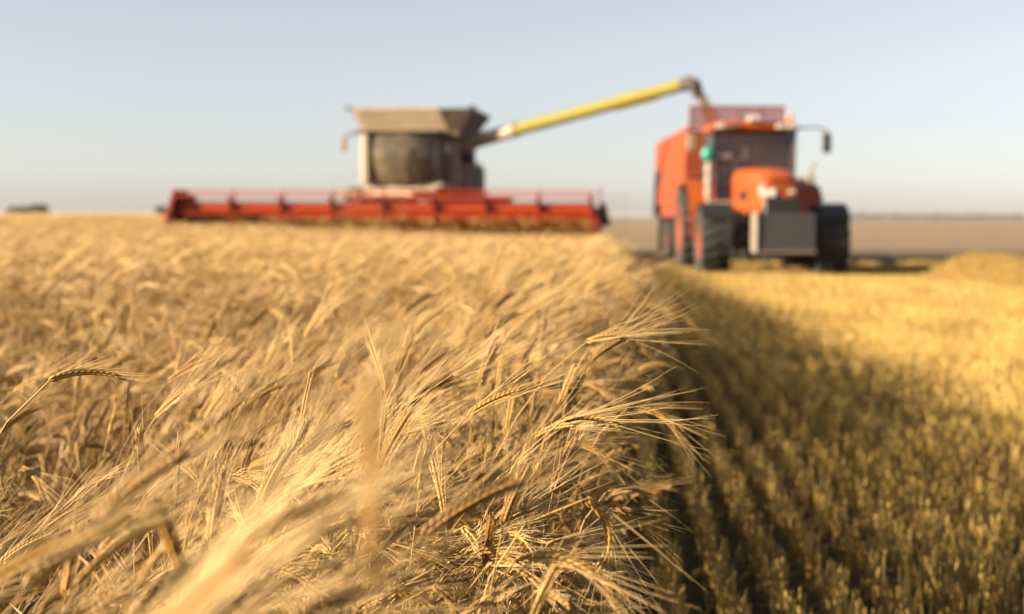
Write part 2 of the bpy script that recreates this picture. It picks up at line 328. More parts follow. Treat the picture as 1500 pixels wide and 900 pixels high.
PM_MATS = lambda: [M['stem'], M['ear'], M['awn'], M['leaf']]
def stalk(rd, H=0.80, lean=0.25, nod=0.9, detail=2, awnlen=0.13, leaves=2, wob=1.0):
    """one ripe barley plant leaning to +x; lean, nod in radians"""
    pm = PM(); t = rd.random()
    ns = 12 if detail == 2 else (7 if detail == 1 else 4)
    p = Vector((0, 0, 0)); P = [p.copy()]; ang0 = lean * rd.uniform(.1, .5); side = rd.uniform(-.12, .12) * wob
    for i in range(ns):
        s = (i + 1) / ns; an = ang0 + (lean - ang0) * s ** 1.5 + nod * 0.35 * max(0, (s - .8) / .2) ** 2
        d = Vector((math.sin(an), math.sin(side * s * 2) * .6, math.cos(an))).normalized(); p = p + d * (H / ns); P.append(p.copy())
    r0 = 0.0023
    ptube(pm, P, [r0 * (1 - .55 * i / ns) for i in range(ns + 1)], 5 if detail == 2 else 3, 0, t * .8)
    # ear
    el = rd.uniform(.065, .09); ne = 10 if detail == 2 else 3
    Q = [P[-1].copy()]; q = P[-1].copy()
    dirs = []
    for i in range(ne):
        an2 = an + nod * (.35 + .65 * (i + 1) / ne)
        d = Vector((math.sin(an2), math.sin(side * 2) * .6, math.cos(an2))).normalized(); q = q + d * (el / ne); Q.append(q.copy()); dirs.append(d)
    et = rd.random()
    fr = frames(Q); roll_ = rd.uniform(0, PI)
    if detail == 2:
        ng = 11
        for g in range(ng):
            f = g / (ng - 1) * (ne - 1); i = int(f); pc = fr[i][0].lerp(fr[min(i + 1, ne)][0], f - i); d, a, c = fr[i][1], fr[i][2], fr[i][3]
            for sd in (0, 1, 2, 3):
                ph = roll_ + sd * PI / 2 + (0.0 if sd % 2 == 0 else 0.0)
                u = a * math.cos(ph) + c * math.sin(ph)
                flat = 1.0 if sd % 2 == 0 else .45
                gp = pc + u * (.0026 * flat) + d * (.004 * (sd % 2))
                gd = (d + u * .30 * flat).normalized(); L = .0105; rr = .0021 * (1 - .35 * g / ng)
                ptube(pm, [gp - gd * .001, gp + gd * L * .3, gp + gd * L * .7, gp + gd * L], [rr * .4, rr, rr * .85, rr * .15], 5, 1, et * .8 + rd.uniform(-.1, .2))
                if sd % 2 == 0 and rd.random() < (.92 if lean > .38 else .55):
                    al = awnlen * rd.uniform(.75, 1.15) * (1 - .15 * g / ng); ad = (d + u * rd.uniform(.05, .24) + Vector((rd.gauss(0, .035), rd.gauss(0, .035), rd.gauss(0, .035)))).normalized()
                    b0 = gp + gd * L; A = [b0]; cu = ad.copy(); ben = Vector((rd.gauss(0, .07), rd.gauss(0, .07), rd.gauss(0, .07)))
                    for k in range(4): cu = (cu + ben * .55).normalized(); A.append(A[-1] + cu * al / 4)
                    ptube(pm, A, [.0006, .00052, .0004, .0003, .00012], 3, 2, et * .6 + rd.uniform(0, .3))
    else:
        ptube(pm, [Q[0], Q[1], Q[2], Q[3]], [.0025, .0052, .0045, .002], 5 if detail else 4, 1, et * .8)
        na = 12 if detail == 1 else 6
        for k in range(na):
            f = rd.uniform(0, 1); pc = Q[0].lerp(Q[-1], f); ph = rd.uniform(0, 2 * PI); d, a, c = fr[2][1], fr[2][2], fr[2][3]
            u = a * math.cos(ph) + c * math.sin(ph); ad = (d + u * rd.uniform(.03, .22)).normalized(); al = awnlen * rd.uniform(.8, 1.1)
            wv = ad.cross(u).normalized() * (.0008 if detail == 1 else .0022)
            b0 = pc + u * .002; e = b0 + ad * al + Vector((0, 0, -.01))
            pm.add([tuple(b0 - wv), tuple(b0 + wv), tuple(e + wv * .3), tuple(e - wv * .3)], [(0, 1, 2, 3)], 2, et * .6 + rd.uniform(0, .3))
    for _ in range(leaves):
        k = rd.randint(int(ns * .25), int(ns * .8)); b0 = P[k]; ph = rd.uniform(0, 2 * PI); up = rd.uniform(.2, 1.3)
        d = Vector((math.cos(ph) * .5, math.sin(ph) * .5, up)).normalized(); L = rd.uniform(.10, .24); nl = 7 if detail == 2 else 3
        A = [b0.copy()]; dr = Vector((rd.gauss(0, .15), rd.gauss(0, .15), -rd.uniform(.25, .9)))
        for i in range(nl): d = (d + dr * (2.2 / nl)).normalized(); A.append(A[-1] + d * L / nl)
        wd = rd.uniform(.0025, .0065)
        ribbon(pm, A, [wd * math.sin(PI * (.18 + .8 * i / nl)) for i in range(nl + 1)], 3, rd.random(), rd.uniform(-4, 4))
    return pm

# ---- geometry-node scatter: one object, real instances of mesh variants
def scatter(name, label, pts, rots, scls, idx, variants):
    me = bpy.data.meshes.new(name); me.from_pydata([tuple(p) for p in pts], [], [])
    a = me.attributes.new('rot', 'FLOAT_VECTOR', 'POINT'); a.data.foreach_set('vector', np.asarray(rots, np.float32).ravel())
    a = me.attributes.new('scl', 'FLOAT', 'POINT'); a.data.foreach_set('value', np.asarray(scls, np.float32))
    a = me.attributes.new('pick', 'INT', 'POINT'); a.data.foreach_set('value', np.asarray(idx, np.int32))
    o = bpy.data.objects.new(name, me); COL.objects.link(o); o['kind'] = 'stuff'; o['label'] = label; o['category'] = name.replace('_', ' ')
    g = bpy.data.node_groups.new(name + '_scatter', 'GeometryNodeTree')
    g.interface.new_socket('Geometry', in_out='INPUT', socket_type='NodeSocketGeometry'); g.interface.new_socket('Geometry', in_out='OUTPUT', socket_type='NodeSocketGeometry')
    N = g.nodes; L = g.links
    gi = N.new('NodeGroupInput'); go = N.new('NodeGroupOutput'); ip = N.new('GeometryNodeInstanceOnPoints')
    gt = N.new('GeometryNodeGeometryToInstance')
    for k, vm in enumerate(variants):
        vo = bpy.data.objects.new('plant_form', vm)
        oi = N.new('GeometryNodeObjectInfo'); oi.inputs['Object'].default_value = vo; oi.inputs['As Instance'].default_value = False
        L.new(oi.outputs['Geometry'], gt.inputs[0])
    def na(nm, ty):
        q = N.new('GeometryNodeInputNamedAttribute'); q.data_type = ty; q.inputs['Name'].default_value = nm; return q.outputs[0]
    er = N.new('FunctionNodeEulerToRotation')
    L.new(na('rot', 'FLOAT_VECTOR'), er.inputs[0]); L.new(er.outputs[0], ip.inputs['Rotation'])
    L.new(na('scl', 'FLOAT'), ip.inputs['Scale']); L.new(na('pick', 'INT'), ip.inputs['Instance Index'])
    ip.inputs['Pick Instance'].default_value = True
    L.new(gi.outputs[0], ip.inputs['Points']); L.new(gt.outputs[0], ip.inputs['Instance']); L.new(ip.outputs[0], go.inputs[0])
    md = o.modifiers.new('scatter', 'NODES'); md.node_group = g
    return o

EDGE = -0.02
def edge_x(y): return EDGE - .05 - .20 * np.clip((2.3 - y) / 1.3, 0, 1) + .03 * np.sin(y * 1.7) + .02 * np.sin(y * 4.3 + 1)

# ---------------- near crop: every plant modelled down to its awns
rd = random.Random(5)
def build_crop():
    up = [stalk(rd, H=rd.uniform(.60, .82), lean=rd.uniform(.06, .30), nod=rd.uniform(.1, 1.2), awnlen=.075, leaves=3) for _ in range(12)]
    ln = [stalk(rd, H=rd.uniform(.76, .94), lean=rd.uniform(.40, .72), nod=rd.uniform(.1, .6), awnlen=.14) for _ in range(12)]
    hv = [stalk(rd, H=rd.uniform(.62, .80), lean=rd.uniform(.10, .32), nod=rd.uniform(1.5, 2.7), awnlen=.11, leaves=3) for _ in range(8)]
    variants = [p.mesh('barley', PM_MATS()) for p in up + ln + hv]
    pts = []; rots = []; sc = []; ix = []
    step = 0.05
    for y in np.arange(-.5, 7.5, step):
        xl = -(.62 + .40 * max(y, 0) + .3)
        for x in np.arange(xl, EDGE + .05, step):
            px, py = x + rd.gauss(0, .022), y + rd.gauss(0, .022)
            e = edge_x(py) - px
            if e < 0: continue
            big = .5 + .5 * math.sin(px * 2.3 + 1.3 * math.sin(py * 1.7)) * math.cos(py * 1.9 + px)
            if e > .55 and rd.random() < (.40 if e < .9 else .56) + .30 * big: continue
            if abs(px) < .22 and -.6 < py < .42: continue      # no stalk through the lens
            # wind-blown: leaning plants gather just inside the cut edge, upright and hooked ones stand along it
            pl = .75 * max(0, 1 - abs(e - .68) / .34) + .10
            if e < .26: pl = 0.0
            u = rd.random()
            if u < pl: k = 12 + rd.randrange(12); rz = rd.gauss(.35, .60)
            elif u < pl + (.42 if e < .3 else (.15 if e < .9 else .36)): k = 24 + rd.randrange(8); rz = rd.gauss(0, 1.0)
            else: k = rd.randrange(12); rz = rd.gauss(.4, 1.2) if e > .15 else rd.uniform(-PI, PI)
            pts.append((px, py, float(gz(px, py)))); rots.append((rd.gauss(0, .05), rd.gauss(0, .06), rz))
            s = rd.gauss(1, .07) * (1.03 - .20 * big * (1 if e > .6 else 0)); sc.append(min(s, 1.13)); ix.append(k)
    print('near plants', len(pts))
    return pts, rots, sc, ix, variants
P_, R_, S_, I_, V_ = build_crop()

def crop_object():
    """near plants, mid patches and far patches in one object"""
    me = bpy.data.meshes.new('barley_crop')
    rdm = random.Random(9)
    # patch meshes
    def patch(detail, size, n, leaves):
        base = [stalk(rdm, H=rdm.uniform(.60, .82), lean=rdm.choice([.15, .3, .5, .65]), nod=rdm.uniform(.1, 1.3), detail=detail, leaves=leaves, awnlen=.14) for _ in range(14)]
        out = []
        for _ in range(6):
            pm = PM()
            for _k in range(n):
                s = rdm.gauss(1, .07)
                X = Matrix.Translation((rdm.uniform(-size / 2, size / 2), rdm.uniform(-size / 2, size / 2), 0)) @ Matrix.Rotation(rdm.gauss(.3, .75), 4, 'Z') @ Matrix.Rotation(rdm.gauss(0, .08), 4, 'Y') @ Matrix.Scale(s, 4)
                pm.merge(rdm.choice(base), X, rdm.uniform(-.25, .25))
            out.append(pm.mesh('barley', PM_MATS()))
        return out
    mid = patch(1, .40, 52, 1); far = patch(0, 1.0, 110, 1)
    pts = list(P_); rots = list(R_); sc = list(S_); cls = []
    cls = [0 if i < 12 else (1 if i < 24 else 2) for i in I_]; pk = [i if i < 12 else (i - 12 if i < 24 else i - 24) for i in I_]
    def header_zone(x, y):   # ground already cut by the machine: its header strip and everything behind it
        return y > 34.6 - .05 * (x + 5.6) and -11.75 < x < 5
    # the crop goes on to the left of and behind the photographer: it shades what is in view
    for y in np.arange(-6.0, 8.0, .38):
        for x in np.arange(-11, -.3, .38):
            if y > -.6 and x > -(.62 + .40 * max(y, 0) + .3) - .1: continue
            if x > EDGE - .45: continue
            if math.hypot(x, y) < .8: continue
            pts.append((x + rdm.gauss(0, .04), y + rdm.gauss(0, .04), 0)); rots.append((0, 0, rdm.gauss(0, .3))); sc.append(rdm.gauss(.99, .035)); cls.append(3); pk.append(rdm.randrange(6))
    y = 7.35
    while y < 37:
        for x in np.arange(-(.95 + .40 * y), EDGE - .12, .34):
            px, py = x + rdm.gauss(0, .05), y + rdm.gauss(0, .05)
            if px > EDGE - .17: px = EDGE - .19
            if header_zone(px, py): continue
            if y > 20 and rdm.random() < .2: continue
            pts.append((px, py, float(gz(px, py)))); rots.append((0, 0, rdm.gauss(0, .3))); sc.append(rdm.gauss(1, .035)); cls.append(3); pk.append(rdm.randrange(6))
        # a ragged outer row along the cut edge
        pts.append((EDGE - .16 + rdm.gauss(0, .03), y, float(gz(0, y)))); rots.append((0, .0, rdm.gauss(0, .3))); sc.append(rdm.gauss(1.02, .03)); cls.append(3); pk.append(rdm.randrange(6))
        y += .34
    y = 30.0
    while y < 230:
        st = .85 if y < 90 else 1.5
        for x in np.arange(-(2 + .42 * y), -11.2, st):
            px, py = x + rdm.gauss(0, .2), y + rdm.gauss(0, .2)
            if y < 37.5 and px > -15: continue
            if px > -12.3: continue
            pts.append((px, py, float(gz(px, py)))); rots.append((0, 0, rdm.uniform(-.6, .6))); sc.append(rdm.gauss(1, .04)); cls.append(4); pk.append(rdm.randrange(6))
        y += st
    sc = [k * (1 - .20 * min(1, max(0, (p[1] - 10) / 20))) if c == 3 else k for k, p, c in zip(sc, pts, cls)]
    print('crop points', len(pts))
    me.from_pydata([tuple(p) for p in pts], [], [])
    for nm, ty, arr in (('rot', 'FLOAT_VECTOR', rots), ('scl', 'FLOAT', sc), ('kind_of_plant', 'INT', cls), ('pick', 'INT', pk)):
        a = me.attributes.new(nm, ty, 'POINT')
        if ty == 'FLOAT_VECTOR': a.data.foreach_set('vector', np.asarray(arr, np.float32).ravel())
        else: a.data.foreach_set('value', np.asarray(arr, np.float32 if ty == 'FLOAT' else np.int32))
    o = bpy.data.objects.new('barley_crop', me); COL.objects.link(o); o['kind'] = 'stuff'
    o['label'] = 'ripe golden barley crop with long pale awns, cut off along a straight edge'; o['category'] = 'crop'
    g = bpy.data.node_groups.new('barley_crop_scatter', 'GeometryNodeTree')
    g.interface.new_socket('Geometry', in_out='INPUT', socket_type='NodeSocketGeometry'); g.interface.new_socket('Geometry', in_out='OUTPUT', socket_type='NodeSocketGeometry')
    N = g.nodes; L = g.links; gi = N.new('NodeGroupInput'); go = N.new('NodeGroupOutput'); jn = N.new('GeometryNodeJoinGeometry')
    def na(nm, ty):
        q = N.new('GeometryNodeInputNamedAttribute'); q.data_type = ty; q.inputs['Name'].default_value = nm; return q.outputs[0]
    for c, vset in enumerate((V_[:12], V_[12:24], V_[24:], mid, far)):
        ip = N.new('GeometryNodeInstanceOnPoints'); gt = N.new('GeometryNodeGeometryToInstance'); er = N.new('FunctionNodeEulerToRotation')
        for vm in vset:
            vo = bpy.data.objects.new('plant_form', vm); oi = N.new('GeometryNodeObjectInfo'); oi.inputs['Object'].default_value = vo
            L.new(oi.outputs['Geometry'], gt.inputs[0])
        cp = N.new('FunctionNodeCompare'); cp.data_type = 'INT'; cp.operation = 'EQUAL'
        ia = [s_ for s_ in cp.inputs if s_.type == 'INT']; L.new(na('kind_of_plant', 'INT'), ia[0]); ia[1].default_value = c
        L.new(cp.outputs[0], ip.inputs['Selection'])
        L.new(na('rot', 'FLOAT_VECTOR'), er.inputs[0]); L.new(er.outputs[0], ip.inputs['Rotation'])
        L.new(na('scl', 'FLOAT'), ip.inputs['Scale']); L.new(na('pick', 'INT'), ip.inputs['Instance Index']); ip.inputs['Pick Instance'].default_value = True
        L.new(gi.outputs[0], ip.inputs['Points']); L.new(gt.outputs[0], ip.inputs['Instance']); L.new(ip.outputs[0], jn.inputs[0])
    L.new(jn.outputs[0], go.inputs[0])
    md = o.modifiers.new('scatter', 'NODES'); md.node_group = g
crop_object()

# far crop: past the last patches the crop is one low bumpy sheet at ear height
def far_crop():
    xs = -np.geomspace(13, 3000, 40); ys = np.geomspace(225, 5000, 40); V = []
    for y in ys:
        for x in xs: V.append((x if x > -(.9 * y) else -.9 * y + .01 * x, y, float(gz(x, y)) + .84 + .04 * rd.random()))
    n = 40; Fc = [(j * n + i, j * n + i + 1, (j + 1) * n + i + 1, (j + 1) * n + i) for j in range(n - 1) for i in range(n - 1)]
    Vb = [(v[0], v[1], v[2] - .84) for v in V[:n]]; V += Vb; b = n * n; Fc += [(i + 1, i, b + i, b + i + 1) for i in range(n - 1)]
    me = bpy.data.meshes.new('crop_surface'); me.from_pydata(V, [], Fc)
    me.materials.append(mat('far_barley', (0.31, 0.21, 0.09), 0.9, var=0.25, scale=1.5, spec=0.1))
    o = bpy.data.objects.new('distant_barley', me); COL.objects.link(o); o['kind'] = 'stuff'; o['label'] = 'distant golden barley reaching the horizon on the left'
far_crop()

# ================================================================== STUBBLE
def stubble():
    rs = random.Random(21)
    mats = [M['stub'], M['leaf'], M['green']]
    def patch(nrow, gap, width, detail):
        pm = PM()
        for r in range(nrow):
            x0 = (r + .5) * gap - nrow * gap / 2
            y = -width / 2
            while y < width / 2:
                for _ in range(rs.randint(2, 7)):
                    bx, by = x0 + rs.gauss(0, .015), y + rs.gauss(0, .012); h = rs.uniform(.08, .20); tx, ty = rs.gauss(0, .10), rs.gauss(0, .10)
                    top = Vector((bx + tx * h, by + ty * h, h)); r0 = rs.uniform(.0018, .0032)
                    ptube(pm, [(bx, by, 0), (bx + tx * h * .45, by + ty * h * .45, h * .5), top], [r0, r0, r0 * 1.1], 4, 0, rs.random())
                if rs.random() < .3:
                    b0 = Vector((x0 + rs.gauss(0, .015), y, rs.uniform(.02, .08))); ph = rs.uniform(0, 2 * PI); d = Vector((math.cos(ph), math.sin(ph), rs.uniform(.3, 1.4))).normalized(); L = rs.uniform(.05, .13); A = [b0]
                    for i in range(3): d = (d + Vector((0, 0, -.35))).normalized(); A.append(A[-1] + d * L / 3)
                    ribbon(pm, A, [.002, .004, .003, .0005], 1, rs.random(), rs.uniform(-2, 2))
                if rs.random() < .45:
                    b0 = Vector((x0 + rs.gauss(0, .03), y + rs.gauss(0, .02), 0)); ph = rs.uniform(0, 2 * PI); L = rs.uniform(.05, .13)
                    A = [b0, b0 + Vector((math.cos(ph) * .2 * L, math.sin(ph) * .2 * L, .6 * L)), b0 + Vector((math.cos(ph) * .55 * L, math.sin(ph) * .55 * L, L))]
                    ribbon(pm, A, [.003, .0035, .0005], 2, rs.random(), .5)
                y += rs.uniform(.03, .06)
        for _ in range(int(width * nrow * gap * 170)):      # loose chopped straw between the rows
            c = Vector((rs.uniform(-.5, .5) * nrow * gap, rs.uniform(-.5, .5) * width, rs.uniform(.004, .05))); ph = rs.uniform(0, PI); L = rs.uniform(.02, .09)
            d = Vector((math.cos(ph), math.sin(ph), rs.gauss(0, .15))) * L
            ptube(pm, [c - d / 2, c + d / 2], [.0017, .0015], 3, 0, rs.random())
        return pm.mesh('stubble', mats)
    W = .5
    pv = [patch(3, .5 / 3, W, 1) for _ in range(9)]
    pts = []; rots = []; sc = []; ix = []
    for j, y in enumerate(np.arange(.6, 36.3, W)):
        for i, x in enumerate(np.arange(EDGE + .22, min(1.2 + .30 * y, 15) + .8, W)):
            if y > 29 and x > 0 and rs.random() < (y - 29) / 8.5: continue
            pts.append((x, y, float(gz(x, y)))); rots.append((rs.gauss(0, .02), rs.gauss(0, .02), rs.choice([0, PI]) + rs.gauss(0, .012))); sc.append(1.0); ix.append(rs.randrange(9))
    for y in np.arange(37, 60, 1.0):       # thin stubble behind the header
        for x in np.arange(-11.5, -.2, .9):
            pts.append((x, y, float(gz(x, y)))); rots.append((0, 0, rs.choice([0, PI]))); sc.append(1.0); ix.append(rs.randrange(9))
    print('stubble patches', len(pts))
    scatter('stubble', 'golden cut barley stubble in rows beside the standing crop', pts, rots, sc, ix, pv)
stubble()

# ================================================================== straw swath (windrow) on the stubble, right
def swath():
    rs = random.Random(3)
    pm = PM(); mats = [M['stub'], M['leaf']]
    def prof(t):   # centre line point, half width, height
        x = 6.75 + 1.5 * t + .25 * math.sin(t * 9); y = 28.5 - 17 * t
        h = (.40 + .10 * math.sin(t * 11 + 1) + .06 * math.sin(t * 29)) * min(1, t * 9 + .15); return x, y, .95 + .15 * math.sin(t * 9), h
    n = 60; m = 10; V = []
    for i in range(n + 1):
        x, y, wd, h = prof(i / n)
        for k in range(m + 1):
            u = k / m * 2 - 1; V.append((x + u * wd, y, h * (1 - u * u) ** .8 * rs.uniform(.8, 1.1) + .02))
    pm.add(V, [(i * (m + 1) + k, i * (m + 1) + k + 1, (i + 1) * (m + 1) + k + 1, (i + 1) * (m + 1) + k) for i in range(n) for k in range(m)], 0, .6)
    for _ in range(26000):
        x, y, wd, h = prof(rs.random()); u = rs.uniform(-1, 1); z = h * (1 - u * u) ** .8 + rs.uniform(-.02, .06)
        c = Vector((x + u * wd * 1.1 + rs.gauss(0, .05), y + rs.gauss(0, .15), max(z, .03))); ph = rs.uniform(0, PI); L = rs.uniform(.08, .28)
        d = Vector((math.cos(ph), math.sin(ph), rs.gauss(0, .4))) * L; e = Vector((0, 0, rs.uniform(0, .03)))
        ptube(pm, [c - d / 2, c + e, c + d / 2], [.0035, .0035, .003], 3, 0 if rs.random() < .75 else 1, rs.random())
    o = bpy.data.objects.new('straw_swath', pm.mesh('straw_swath', mats)); COL.objects.link(o); o['kind'] = 'stuff'
    o['label'] = 'low orange-gold heap of loose straw lying on the stubble beyond the tractor shadow'
swath()

# ================================================================== wheels
def wheel(parent, x, y, rad, wd, rim_r, rim_mat, side, lugs=22, name='wheel'):
    """tyre is the part's own mesh's child; side=-1 outer face to -x"""
    root = MB()
    # rim: part itself; tyre: sub-part
    o = side
    prof = [(o * wd * .42, rim_r), (o * wd * .40, rim_r * .93), (o * wd * .12, rim_r * .80), (o * wd * .10, rim_r * .30), (o * wd * .22, rim_r * .26), (o * wd * .24, .03), (-o * wd * .02, .03), (-o * wd * .02, rim_r * .8), (-o * wd * .42, rim_r * .95), (-o * wd * .42, rim_r)]
    root.ring(prof, (x, y, rad), 36)
    for k in range(8):
        a = 2 * PI * k / 8; root.tube([(x + o * wd * .10, y + rim_r * .42 * math.cos(a), rad + rim_r * .42 * math.sin(a)), (x + o * wd * .15, y + rim_r * .42 * math.cos(a), rad + rim_r * .42 * math.sin(a))], rad * .022, 6)
    w_ = root.build(name, rim_mat, parent)
    t = MB(); h = wd / 2; r1 = rad * .95
    t.ring([(-h * .80, rim_r), (-h, rim_r + (r1 - rim_r) * .45), (-h * .93, r1 * .965), (-h * .6, r1), (h * .6, r1), (h * .93, r1 * .965), (h, rim_r + (r1 - rim_r) * .45), (h * .80, rim_r)], (x, y, rad), 48)
    for k in range(lugs):
        for sd in (-1, 1):
            a0 = 2 * PI * (k + (.5 if sd > 0 else 0)) / lugs; pts = []
            for (u, da) in ((0.0, 0.0), (.97 * h, .20)):
                for dd in (-.032, .032):
                    for rr in (r1 * .97, rad if u < h * .5 else rad * .975):
                        a = a0 + da + dd; pts.append((x + sd * (u + (.02 if u == 0 else 0) * -1), y + rr * math.cos(a), rad + rr * math.sin(a)))
            t.hull(pts)
    t.build('tyre', M['rubber'], w_)
    return w_

# ================================================================== COMBINE HARVESTER
def combine():
    cx, cyy = -5.52, 39.0; cz = float(gz(cx, cyy))
    T = thing('combine_harvester', 'dusty cream combine harvester with wide red header and yellow unloading pipe swung out', 'combine harvester', (cx, cyy, cz), R(-3))
    # body
    b = MB(); b.box(-1.3, 1.3, 1.35, 4.5, .95, 3.33, .04); b.box(-1.27, 1.27, 4.52, 6.6, .9, 2.77, .08)
    b.hull([(-1.2, 6.6, 1.1), (1.2, 6.6, 1.1), (-1.2, 6.6, 2.5), (1.2, 6.6, 2.5), (-1.1, 7.5, 1.2), (1.1, 7.5, 1.2), (-1.1, 7.3, 2.0), (1.1, 7.3, 2.0)], .03)
    body = b.build('body', M['cream'], T)
    for (y0, y1, z0, z1) in ((1.5, 2.75, 1.3, 3.2), (2.85, 4.4, 1.3, 3.2), (4.65, 6.45, 1.15, 2.6)):
        for sx in (-1, 1):
            p = MB(); p.box(*sorted((sx * 1.298, sx * 1.335)), y0, y1, z0, z1, .012); p.build('side_panel', M['grey'], T)
    v = MB(); v.box(1.335, 1.36, 5.5, 6.3, 2.05, 2.5, .01)
    for k in range(6): v.box(1.36, 1.375, 5.55, 6.25, 2.1 + k * .065, 2.13 + k * .065, .003)
    v.build('vent', M['black'], T)
    s = MB(); s.box(-1.0, 1.0, .9, 1.34, 2.0, 3.2, .02); s.build('rear_cab_wall', M['black'], T)
    # chassis, axle, ladder
    c = MB(); c.box(-1.15, 1.15, .3, 5.8, .75, .98, .02); c.tube([(-1.6, 1.0, .95), (1.6, 1.0, .95)], .14, 12); c.tube([(-1.2, 5.6, .6), (1.2, 5.6, .6)], .09, 10); c.build('chassis', M['grey'], T)
    for sd in (-1, 1):
        wheel(T, sd * 1.5, 1.0, .95, .62, .5, M['cream'], sd, 24); wheel(T, sd * 1.25, 5.6, .62, .42, .3, M['cream'], sd, 18)
    ld = MB()
    for k in range(5): ld.box(1.25, 1.7, -.25, .0, .7 + k * .28, .73 + k * .28, .005)
    ld.tube([(1.25, -.26, .6), (1.25, -.26, 2.0)], .02); ld.tube([(1.7, -.26, .6), (1.7, -.26, 2.0), (1.7, -.1, 2.35), (1.35, .8, 2.4)], .02)
    ld.build('ladder', M['dred'], T)
    # cab
    fl = MB(); fl.box(-1.05, 1.15, -.55, 1.3, 1.86, 1.98, .03); fl.box(-1.0, 1.0, -.6, -.42, 1.72, 1.9, .03); fl.build('cab_floor', M['cream'], T)
    fr = MB()
    for sx in (-1, 1):
        fr.tube([(sx * .97, -.5, 1.98), (sx * 1.0, -.62, 2.7), (sx * .95, -.5, 3.36)], .045, 8)
        fr.tube([(sx * .98, 1.25, 1.98), (sx * .98, 1.25, 3.36)], .05, 8)
    for z in (1.99, 3.35):
        fr.tube([(-.97, -.5, z), (.97, -.5, z), (.98, 1.25, z), (-.98, 1.25, z), (-.97, -.5, z)], .04, 6)
    cab = fr.build('cab', M['black'], T)
    lp = MB(); lp.box(-1.06, -.84, -.78, .2, 1.96, 3.33, .05); lp.build('door_pillar', M['cream'], cab)
    # curved windscreen
    ws = MB(); V = []; n = 12
    for k in range(n + 1):
        a = (k / n - .5) * 2; x = .93 * a; yb = -.60 - .22 * (1 - a * a)
        for (z, dy) in ((1.99, .08), (2.5, -.02), (2.95, -.03), (3.34, .05)): V.append((x, yb + dy, z))
    ws.add(V, [(k * 4 + j, k * 4 + j + 1, (k + 1) * 4 + j + 1, (k + 1) * 4 + j) for k in range(n) for j in range(3)], True); ws.build('windscreen', M['dusty_glass'], cab)
    sg = MB(); sg.add([(.99, -.45, 2.0), (.99, 1.2, 2.0), (.97, 1.2, 3.3), (.97, -.42, 3.3)], [(0, 1, 2, 3)]); sg.build('side_window', M['dusty_glass'], cab)
    sg = MB(); sg.add([(-.99, .25, 2.0), (-.99, 1.2, 2.0), (-.97, 1.2, 3.3), (-.97, .25, 3.3)], [(0, 1, 2, 3)]); sg.build('side_window', M['dusty_glass'], cab)
    wi = MB(); wi.tube([(.1, -.80, 2.02), (.35, -.84, 2.95)], .012, 5); wi.build('wiper', M['black'], cab)
    st = MB(); st.box(-.28, .28, .1, .6, 2.3, 2.48, .06); st.box(-.27, .27, .55, .72, 2.45, 3.05, .06); st.build('seat', M['beige'], cab)
    sw = MB(); sw.ring([(-.014, .19), (.0, .205), (.014, .19), (0, .175)], (0, -.25, 2.68), 24, 'z'); sw.tube([(0, -.3, 2.0), (0, -.25, 2.68)], .04, 8); sw.build('steering_wheel', M['black'], cab)
    rf = MB(); rf.box(-1.18, 1.12, -.85, 1.4, 3.35, 3.43, .03); rf.build('roof', M['beige'], cab)
    # grain tank extension: four flared sheets
    x0, x1, y0, y1, zb = -1.25, 1.35, .75, 3.9, 3.43
    X0, X1, Y0, Y1, zt = -1.66, 1.78, .35, 4.3, 4.06
    def sheet(pts, name, m):
        q = MB(); c0 = Vector(pts[0]); nn = (Vector(pts[1]) - c0).cross(Vector(pts[3]) - c0).normalized() * .025
        V = [Vector(a) for a in pts] + [Vector(a) + nn for a in pts]
        q.add(V, [(0, 1, 2, 3), (7, 6, 5, 4), (0, 4, 5, 1), (1, 5, 6, 2), (2, 6, 7, 3), (3, 7, 4, 0)])
        a, b2, c_, d_ = [Vector(t) for t in pts]
        q.tube([d_, c_], .03, 6)
        for k in (1, 2, 3):
            q.tube([a.lerp(b2, k / 4), d_.lerp(c_, k / 4)], .018, 5)
        return q.build(name, m, tank)
    tk = MB(); tk.box(-1.28, 1.38, .72, 3.95, 3.3, 3.44, .03); tank = tk.build('grain_tank', M['beige'], T)
    sheet([(x0, y0, zb), (x1 - .25, y0, zb), (X1 - .9, Y0, zt), (X0 + .28, Y0, zt)], 'front_extension', M['sheet'])
    sheet([(x0, y1, zb), (x0, y0, zb), (X0, Y0 + .15, zt + .02), (X0, Y1, zt + .02)], 'side_extension', M['sheet'])
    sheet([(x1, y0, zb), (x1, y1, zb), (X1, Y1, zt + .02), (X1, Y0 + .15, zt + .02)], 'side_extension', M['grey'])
    sheet([(x1, y1, zb), (x0, y1, zb), (X0 + .3, Y1, zt), (X1 - .3, Y1, zt)], 'rear_extension', M['sheet'])
    cn = MB(); cn.add([(x0, y0 - .01, zb), (X0 + .28, Y0 - .01, zt), (X0 - .02, Y0 + .14, zt + .02)], [(0, 1, 2)])
    cn.build('corner_flap', M['beige'], tank)
    cn = MB(); cn.add([(x1 - .25, y0 - .01, zb), (x1 + .0, y0, zb), (X1, Y0 + .14, zt + .02), (X1 - .9, Y0 - .01, zt)], [(0, 1, 2, 3)])
    cn.build('corner_flap', M['beige'], tank)
    ti = MB(); ti.tube([(X1 + .0, Y0 + .12, zt + .03), (X1 + .07, Y0 + .1, zt + .0)], .09, 8); ti.build('corner_clip', M['black'], tank)
    ti = MB(); ti.tube([(X0 - .02, Y0 + .15, zt), (X0 - .1, Y0 + .12, zt + .05)], .04, 8); ti.build('corner_clip', M['black'], tank)
    gh = MB(); gh.ell((.05, 2.3, 3.5), (1.3, 1.6, .42)); gh.build('grain_load', M['grain'], tank)
